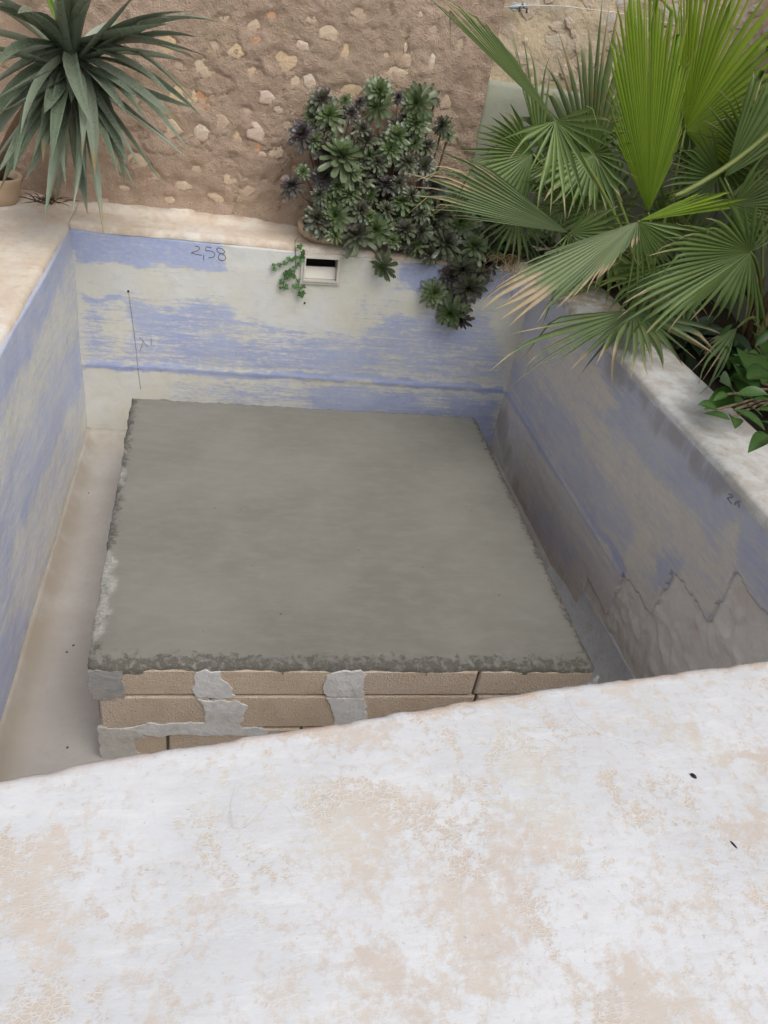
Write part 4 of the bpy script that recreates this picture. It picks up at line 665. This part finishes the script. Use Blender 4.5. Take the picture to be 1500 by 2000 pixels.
for k, b in PB.items():
    b = b.copy(); b.z = -.09; palms[k] = thing('fan_palm', PL[k], 'palm', tuple(b), 'fan palms in the planting bed')
    h = .16 if k != 2 else .30
    V, F = tube([b, b+Vector((0, 0, h*.5)), b+Vector((.0, 0, h))], [.06, .055, .04], 12); build('trunk', V, F, M['bark'], palms[k])
    for q in range(9):      # old leaf bases sheathing the trunk
        a = q*2.4; dv = Vector((math.cos(a), math.sin(a), 0)); V, F = tube(bez(b+dv*.05+Vector((0, 0, .02)), b+dv*.09+Vector((0, 0, h*.7)), b+dv*.12+Vector((0, 0, h+.05+.03*(q % 3))), 4), [.022, .02, .016, .012, .005], 6); build('leaf_base', V, F, M['dry'] if q % 2 else M['bark'], palms[k])
FR = [(1,[2.937,-0.38,0.464],[[2.601,-0.38,0.833],[2.464,-0.38,1.122],[2.425,-0.38,1.395],[2.474,-0.38,1.514],[2.557,-0.38,1.527],[2.68,-0.38,1.47],[2.851,-0.38,1.278],[2.94,-0.38,1.034],[2.986,-0.38,0.784]],40,0.85,'young',0.0),(1,[3.136,-0.12,0.833],[[2.704,-0.214,1.58],[2.777,-0.222,1.648],[2.958,-0.222,1.656],[3.182,-0.215,1.593],[3.472,-0.203,1.43],[3.686,-0.193,1.214],[3.758,-0.18,0.981],[3.702,-0.168,0.793],[3.533,-0.155,0.691],[3.376,-0.145,0.658],[3.275,-0.135,0.737]],46,0.6200000000000001,'young',0.02),(1,[2.216,-0.62,0.85],[[1.521,-0.513,1.256],[1.571,-0.519,1.252],[1.647,-0.527,1.249],[1.744,-0.539,1.225],[1.836,-0.554,1.171],[1.963,-0.575,1.08],[2.04,-0.589,1.009]],20,0.81,'mature',0.0),(1,[2.216,-0.62,0.85],[[1.893,-0.793,0.771],[2.007,-0.75,0.746],[2.078,-0.769,0.668],[2.164,-0.867,0.516],[2.242,-0.877,0.508],[2.321,-0.857,0.554],[2.381,-0.858,0.579],[2.431,-0.805,0.721],[2.447,-0.792,0.821],[2.44,-0.797,0.908],[2.389,-0.793,0.986]],15,0.47000000000000003,'mature',0.05),(1,[2.382,-0.72,0.402],[[1.681,-0.832,0.762],[1.633,-0.837,0.736],[1.569,-0.844,0.692],[1.521,-0.848,0.646],[1.518,-0.847,0.596],[1.571,-0.837,0.546],[1.657,-0.823,0.493],[1.723,-0.813,0.451]],17,0.69,'old',0.02),(1,[2.382,-0.72,0.402],[[2.295,-0.758,0.328],[2.371,-0.769,0.268],[2.451,-0.767,0.286],[2.586,-0.791,0.367],[2.643,-0.816,0.457],[2.637,-0.827,0.534],[2.533,-0.808,0.579],[2.432,-0.787,0.582]],14,0.5700000000000001,'mature',0.02),(1,[2.584,-0.95,0.542],[[1.967,-1.124,0.344],[1.881,-1.156,0.277],[1.914,-1.164,0.191],[2.002,-1.162,0.11],[2.175,-1.12,0.146],[2.328,-1.076,0.218],[2.449,-1.033,0.315],[2.544,-0.991,0.421],[2.612,-0.977,0.461]],24,0.77,'old',0.03),(1,[2.584,-0.95,0.542],[[2.647,-0.987,0.159],[2.759,-0.987,0.169],[2.847,-0.986,0.203],[2.933,-0.988,0.238],[2.945,-0.985,0.318],[3.017,-0.987,0.416],[3.068,-0.993,0.548]],13,0.32,'mature',0.05),(1,[2.584,-0.95,0.542],[[3.259,-0.746,0.645],[3.141,-0.768,0.685],[3.008,-0.8,0.695],[2.861,-0.846,0.662]],8,0.77,'young',0.0),(1,[2.711,-0.95,0.138],[[1.946,-1.28,0.15],[1.945,-1.292,0.088],[2.026,-1.284,-0.024],[2.111,-1.267,-0.084],[2.276,-1.186,-0.051],[2.442,-1.145,-0.092],[2.343,-1.435,0.07],[2.406,-1.526,0.068],[2.456,-1.625,0.065],[2.583,-1.481,0.079],[2.726,-1.455,0.061],[2.851,-1.341,0.089],[3.083,-1.196,0.068],[3.098,-1.214,0.172]],21,0.47000000000000003,'old',0.02),(1,[2.679,-0.6,0.124],[[2.297,-0.8,0.052],[2.22,-0.814,0.16],[2.317,-0.762,0.231],[2.479,-0.697,0.251]],9,0.47000000000000003,'old',0.02),(2,[3.159,-1.0,0.477],[[3.407,-1.062,0.097],[3.264,-1.046,0.191],[3.108,-1.05,0.18],[2.898,-1.068,0.156],[2.596,-1.212,0.085],[2.528,-1.107,0.154],[2.589,-1.084,0.318],[2.6,-1.074,0.446],[2.679,-1.06,0.538],[2.807,-1.045,0.617],[2.927,-1.041,0.705],[3.12,-1.038,0.706],[3.348,-1.045,0.638]],36,0.5900000000000001,'mature',0.04),(2,[3.182,-0.55,0.701],[[3.137,-0.55,1.206],[3.238,-0.55,1.176],[3.42,-0.55,1.109],[3.593,-0.55,1.014]],10,0.85,'mature',0.0),(2,[3.25,-0.4,0.677],[[3.063,-0.4,0.961],[2.978,-0.4,0.914],[2.93,-0.4,0.81],[2.925,-0.4,0.708],[2.95,-0.4,0.607],[3.021,-0.4,0.507],[3.145,-0.4,0.436]],16,0.47000000000000003,'mature',0.03),(2,[3.253,-0.6,0.588],[[3.265,-0.658,0.859],[3.437,-0.664,0.807],[3.558,-0.664,0.695],[3.597,-0.66,0.566],[3.536,-0.651,0.448],[3.388,-0.64,0.402]],20,0.52,'mature',0.03),(2,[3.295,-0.95,0.097],[[2.787,-1.654,0.062],[2.781,-1.536,0.079],[2.892,-1.268,0.065],[3.105,-1.041,0.063]],8,0.47000000000000003,'old',0.03),(3,[2.743,0.02,0.568],[[2.222,0.02,0.814],[2.263,0.02,1.03],[2.378,0.02,1.074],[2.38,0.02,1.233],[2.476,0.02,1.234],[2.542,0.02,1.334],[2.596,0.02,1.358],[2.755,0.02,1.261],[2.869,0.02,1.158]],15,0.55,'old',0.0),(3,[2.403,-0.05,0.621],[[2.04,0.057,1.268],[2.107,0.045,1.211],[2.242,0.032,1.162],[2.372,0.017,1.076]],7,0.37,'mature',0.0),(3,[2.453,-0.1,0.586],[[1.97,-0.265,0.776],[1.928,-0.271,0.707],[1.955,-0.259,0.634],[2.01,-0.244,0.561],[2.126,-0.22,0.468],[2.24,-0.213,0.384],[2.444,-0.218,0.308]],15,0.47000000000000003,'mature',0.03),(3,[2.785,-0.2,0.439],[[2.238,-0.307,0.541],[2.329,-0.292,0.387],[2.504,-0.271,0.287],[2.709,-0.246,0.271],[2.919,-0.247,0.278],[2.952,-0.239,0.467],[2.792,-0.265,0.7],[2.566,-0.299,0.831],[2.412,-0.299,0.763],[2.298,-0.301,0.65]],32,0.6200000000000001,'mature',0.03),(3,[3.3,-0.2,0.272],[[2.895,-0.251,0.479],[2.901,-0.263,0.62],[3.063,-0.264,0.692],[3.314,-0.248,0.58],[3.535,-0.241,0.398],[3.641,-0.244,0.162],[3.39,-0.37,0.088],[3.168,-0.354,0.062]],26,0.5700000000000001,'mature',0.03),(3,[2.375,0.0,0.289],[[2.03,-0.128,0.399],[2.097,-0.105,0.259],[2.207,-0.106,0.123],[2.367,-0.118,0.05],[2.522,-0.122,0.082],[2.595,-0.105,0.251]],16,0.52,'mature',0.03),(3,[2.323,-0.15,0.631],[[2.11,-0.252,0.872],[1.986,-0.261,0.799],[1.907,-0.274,0.702],[1.903,-0.278,0.583],[1.987,-0.273,0.462],[2.128,-0.269,0.369],[2.305,-0.265,0.331]],22,0.5700000000000001,'mature',0.03),(1,[2.586,-0.3,0.692],[[2.19,-0.428,0.696],[2.257,-0.428,0.555],[2.437,-0.424,0.443],[2.627,-0.428,0.41],[2.784,-0.415,0.504],[2.752,-0.374,0.726],[2.591,-0.395,0.906],[2.38,-0.411,0.929]],26,0.6200000000000001,'mature',0.03),(1,[2.916,-0.75,0.303],[[2.494,-0.901,0.314],[2.581,-0.921,0.116],[2.723,-1.095,0.062],[2.971,-1.043,0.088],[3.178,-0.897,0.214],[3.098,-0.878,0.416]],22,0.5700000000000001,'mature',0.03),(2,[3.515,-0.3,0.725],[[3.104,-0.343,0.868],[3.071,-0.361,1.06],[3.237,-0.364,1.152],[3.56,-0.354,1.074],[3.804,-0.336,0.766],[3.673,-0.333,0.498],[3.367,-0.338,0.496]],30,0.5700000000000001,'mature',0.02),(3,[2.643,0.12,0.769],[[2.261,0.058,0.707],[2.324,0.056,0.579],[2.511,0.06,0.487],[2.712,0.064,0.48],[2.918,0.062,0.561],[2.978,0.063,0.765],[2.881,0.063,0.94],[2.66,0.081,0.961]],26,0.6200000000000001,'mature',0.02),(3,[2.672,0.1,0.349],[[2.261,0.036,0.322],[2.363,0.04,0.182],[2.589,0.052,0.107],[2.825,0.054,0.129],[2.934,0.056,0.328],[2.761,0.058,0.546],[2.522,0.056,0.576],[2.323,0.045,0.471]],26,0.6200000000000001,'mature',0.02),(3,[2.95,-0.05,0.191],[[2.573,-0.157,0.186],[2.611,-0.329,0.065],[2.756,-0.531,0.061],[3.005,-0.459,0.086],[3.219,-0.149,0.185],[3.036,-0.141,0.408]],20,0.5700000000000001,'mature',0.03),(3,[3.439,0.05,0.721],[[3.121,0.006,0.693],[3.26,0.002,0.508],[3.542,-0.004,0.419],[3.787,-0.009,0.507],[3.856,-0.014,0.725],[3.612,-0.006,0.946]],24,0.5700000000000001,'mature',0.02),(3,[3.601,-0.1,0.387],[[3.28,-0.148,0.338],[3.439,-0.161,0.106],[3.634,-0.337,0.089],[3.952,-0.16,0.186],[3.921,-0.159,0.467],[3.628,-0.15,0.641]],22,0.5700000000000001,'mature',0.02),(3,[3.231,0.15,0.963],[[2.882,0.101,0.952],[3.035,0.091,0.702],[3.305,0.086,0.619],[3.57,0.087,0.737],[3.564,0.096,0.986]],20,0.5700000000000001,'mature',0.02)]
for i, (k, hub, tips, n, fu, mt, dr) in enumerate(FR):
    V, F, at = frond_mesh(hub, tips, n, fu, dr, 200+i); fo = build('frond', V, F, M[mt], palms[k], at)
    if i and FR[i-1][1] == hub: continue
    b = PB[k]+Vector((0, 0, .05)); h = Vector(hub); md = (b+h)/2+Vector((0, 0, .12)); path = bez(b, md, h, 8)
    V, F = tube(path, [.014, .012, .011, .010, .009, .0085, .008, .007, .005], 6)
    build('petiole', V, F, M['petiole'], fo, {'along': [.3]*len(V), 'rib': [0]*len(V), 'rnd': [.5]*len(V)})
pp = [Vector(p) for p in [[3.74,-0.514,-0.05],[2.798,-0.75,0.602],[3.058,-0.7,0.722],[3.254,-0.65,0.925],[3.522,-0.6,1.211]]]
V, F = tube([pp[0]+Vector((0, 0, .1))]+bez(pp[1], pp[2], pp[3], 6)+[pp[4]], [.014, .014, .014, .014, .013, .013, .013, .013, .011], 6)
build('petiole', V, F, M['petiole'], palms[2], {'along': [.3]*len(V), 'rib': [0]*len(V), 'rnd': [.9]*len(V)})

# ------------------------------------------------------------------ shrub, undergrowth, dry grass
def leaf_shape(a, b, hw, seed, cup=.25, rows=7):
    rnd = random.Random(seed); a, b = Vector(a), Vector(b); d = b-a; L_ = d.length; pts = bez(a, (a+b)/2+Vector((0, 0, .18*L_)), b, rows); V, F, rb, al = [], [], [], []
    s = d.normalized().cross(Vector((rnd.gauss(0, .35), rnd.gauss(0, .35)-.35, 1)).normalized()).normalized()
    for i, p in enumerate(pts):
        t = i/rows; wd = hw*math.sin(math.pi*min(1, t*.97+.03))**.8*(1.1-.35*t); nn = s.cross(d.normalized())
        V += [p+s*wd+nn*wd*cup, p, p-s*wd+nn*wd*cup]; rb += [0, 1, 0]; al += [t]*3
    for i in range(rows):
        for k in range(2): F.append((i*3+k, i*3+k+1, (i+1)*3+k+1, (i+1)*3+k))
    r = rnd.random(); return V, F, {'along': al, 'rib': rb, 'rnd': [r]*len(V)}
SB = Vector([3.108,-1.551,-0.05]); shrub = thing('leafy_shrub', 'glossy green leafy shrub leaning over the right coping', 'shrub', (SB.x+.12, SB.y, -.1))
SL = [[[2.495,-2.073,0.197],[2.407,-2.08,0.215]],[[2.56,-2.078,0.162],[2.49,-2.017,0.149]],[[2.803,-1.766,0.106],[2.591,-1.884,0.099]],[[2.663,-1.967,0.149],[2.773,-1.665,0.122]],[[2.873,-1.689,0.106],[2.765,-1.648,0.136]],[[2.852,-1.745,0.178],[2.994,-1.445,0.162]],[[3.007,-1.473,0.152],[3.071,-1.55,0.181]],[[2.64,-1.96,0.208],[2.743,-1.987,0.228]],[[2.716,-1.917,0.147],[2.745,-2.012,0.147]],[[2.598,-2.033,0.181],[2.674,-2.135,0.155]],[[2.646,-2.186,0.167],[2.505,-2.294,0.153]],[[2.649,-2.183,0.206],[2.63,-2.12,0.179]],[[2.551,-2.096,0.182],[2.474,-2.225,0.204]],[[3.015,-1.521,0.127],[2.899,-1.488,0.151]],[[2.777,-1.809,0.205],[2.977,-1.7,0.176]],[[2.805,-1.853,0.185],[2.819,-1.703,0.155]],[[2.768,-1.895,0.16],[2.868,-1.917,0.157]],[[2.906,-1.581,0.124],[2.813,-1.801,0.114]],[[2.613,-1.942,0.197],[2.53,-1.991,0.186]],[[3.201,-1.314,0.118],[3.278,-1.094,0.13]],[[3.045,-1.572,0.154],[3.204,-1.432,0.172]],[[2.794,-1.914,0.128],[2.907,-1.923,0.117]],[[2.551,-2.312,0.196],[2.657,-2.27,0.196]],[[2.804,-1.762,0.161],[2.898,-1.536,0.145]],[[3.018,-1.615,0.102],[3.172,-1.395,0.128]],[[2.737,-1.948,0.11],[2.672,-1.892,0.131]]]
rs = random.Random(9)
for k in range(110):
    c = Vector((SB.x+.16+rs.gauss(0, .13), SB.y+rs.gauss(.05, .20), rs.uniform(.0, .16))); d = Vector((rs.gauss(-.3, .7), rs.gauss(0, .7), rs.gauss(.25, .4))).normalized(); SL.append([list(c), list(c+d*rs.uniform(.06, .12))])
sp = []
for i, (a, b) in enumerate(SL):
    V, F, at = leaf_shape(a, b, (Vector(b)-Vector(a)).length*rs.uniform(.17, .24), 300+i); build('leaf', V, F, M['shrub'], shrub, at)
    if i % 3 == 0: sp.append(tube(bez(Vector((SB.x+.12, SB.y, -.1)), Vector((SB.x+.1, SB.y, .08)), Vector(a), 4), .005, 5))
build('stems', *join(sp), M['stem'], shrub)['kind'] = 'stuff'
def broad(loc, label, n, ln, hw, seed):
    rr = random.Random(seed); t = thing('shade_plant', label, 'plant', loc, 'dark plants under the palms'); c = Vector(loc)
    for k in range(n):
        a = rr.uniform(0, 6.28); b = c+Vector((math.cos(a)*ln*.25, math.sin(a)*ln*.25, ln*rr.uniform(.1, .5))); e = b+Vector((math.cos(a), math.sin(a), rr.uniform(-.5, .6))).normalized()*ln*rr.uniform(.6, 1)
        V, F, at = leaf_shape(b, e, hw*rr.uniform(.7, 1.1), seed*50+k); build('leaf', V, F, M['under'], t, at)
        if k % 2 == 0: V, F = tube([c, (c+b)/2, b], .004, 4); build('stalk', V, F, M['stem'], t)
broad((3.1, -.85, -.1), 'dark broad leaved plant in shade behind the white coping', 26, .24, .035, 3)
broad((3.35, -1.15, -.1), 'dark leafy plant between the shrub and the palms', 26, .24, .035, 4)
broad((2.75, .10, .0), 'dark leafy plant in the back right corner of the pool', 30, .22, .03, 5)
broad((2.45, .20, .0), 'dark leafy plant between the aeoniums and the palm', 30, .20, .03, 6)
broad((3.3, .1, -.1), 'dark leafy plant at the foot of the white wall', 26, .26, .035, 7)
dg = thing('dry_grass', 'drooping dry straw blades at the back right pool edge', 'grass', (2.36, .02, 0))
for k in range(22):
    a = Vector((2.36+random.gauss(0, .06), .02+random.gauss(0, .03), .02)); e = a+Vector((random.gauss(0, .09), -.06-abs(random.gauss(0, .05)), random.uniform(-.20, .02))); V, F = tube(bez(a, a+Vector((random.gauss(0, .03), -.04, .12)), e, 6), [.003, .003, .003, .0025, .002, .0015, .0005], 4); build('blade', V, F, M['dry'], dg)
# ------------------------------------------------------------------ small things on the parapet and floor
for i, (p, l) in enumerate(zip([[1.762,-3.406,0.003],[1.766,-3.56,0.003]], ('small dark seed on the parapet below its right edge', 'thin dark twig fragment near the right end of the parapet'))):
    p = Vector(p)+Vector((0, 0, .012)); d = Vector((.004, -.006, 0)) if i == 0 else Vector((.003, -.008, .0)); r = .0042 if i == 0 else .002
    V, F = tube([p-d, p-d*.5, p, p+d*.5, p+d], [r*.3, r*.9, r, r*.85, r*.25], 8); tag(build('seed' if i == 0 else 'twig', V, F, M['seed']), l, 'seed' if i == 0 else 'twig')
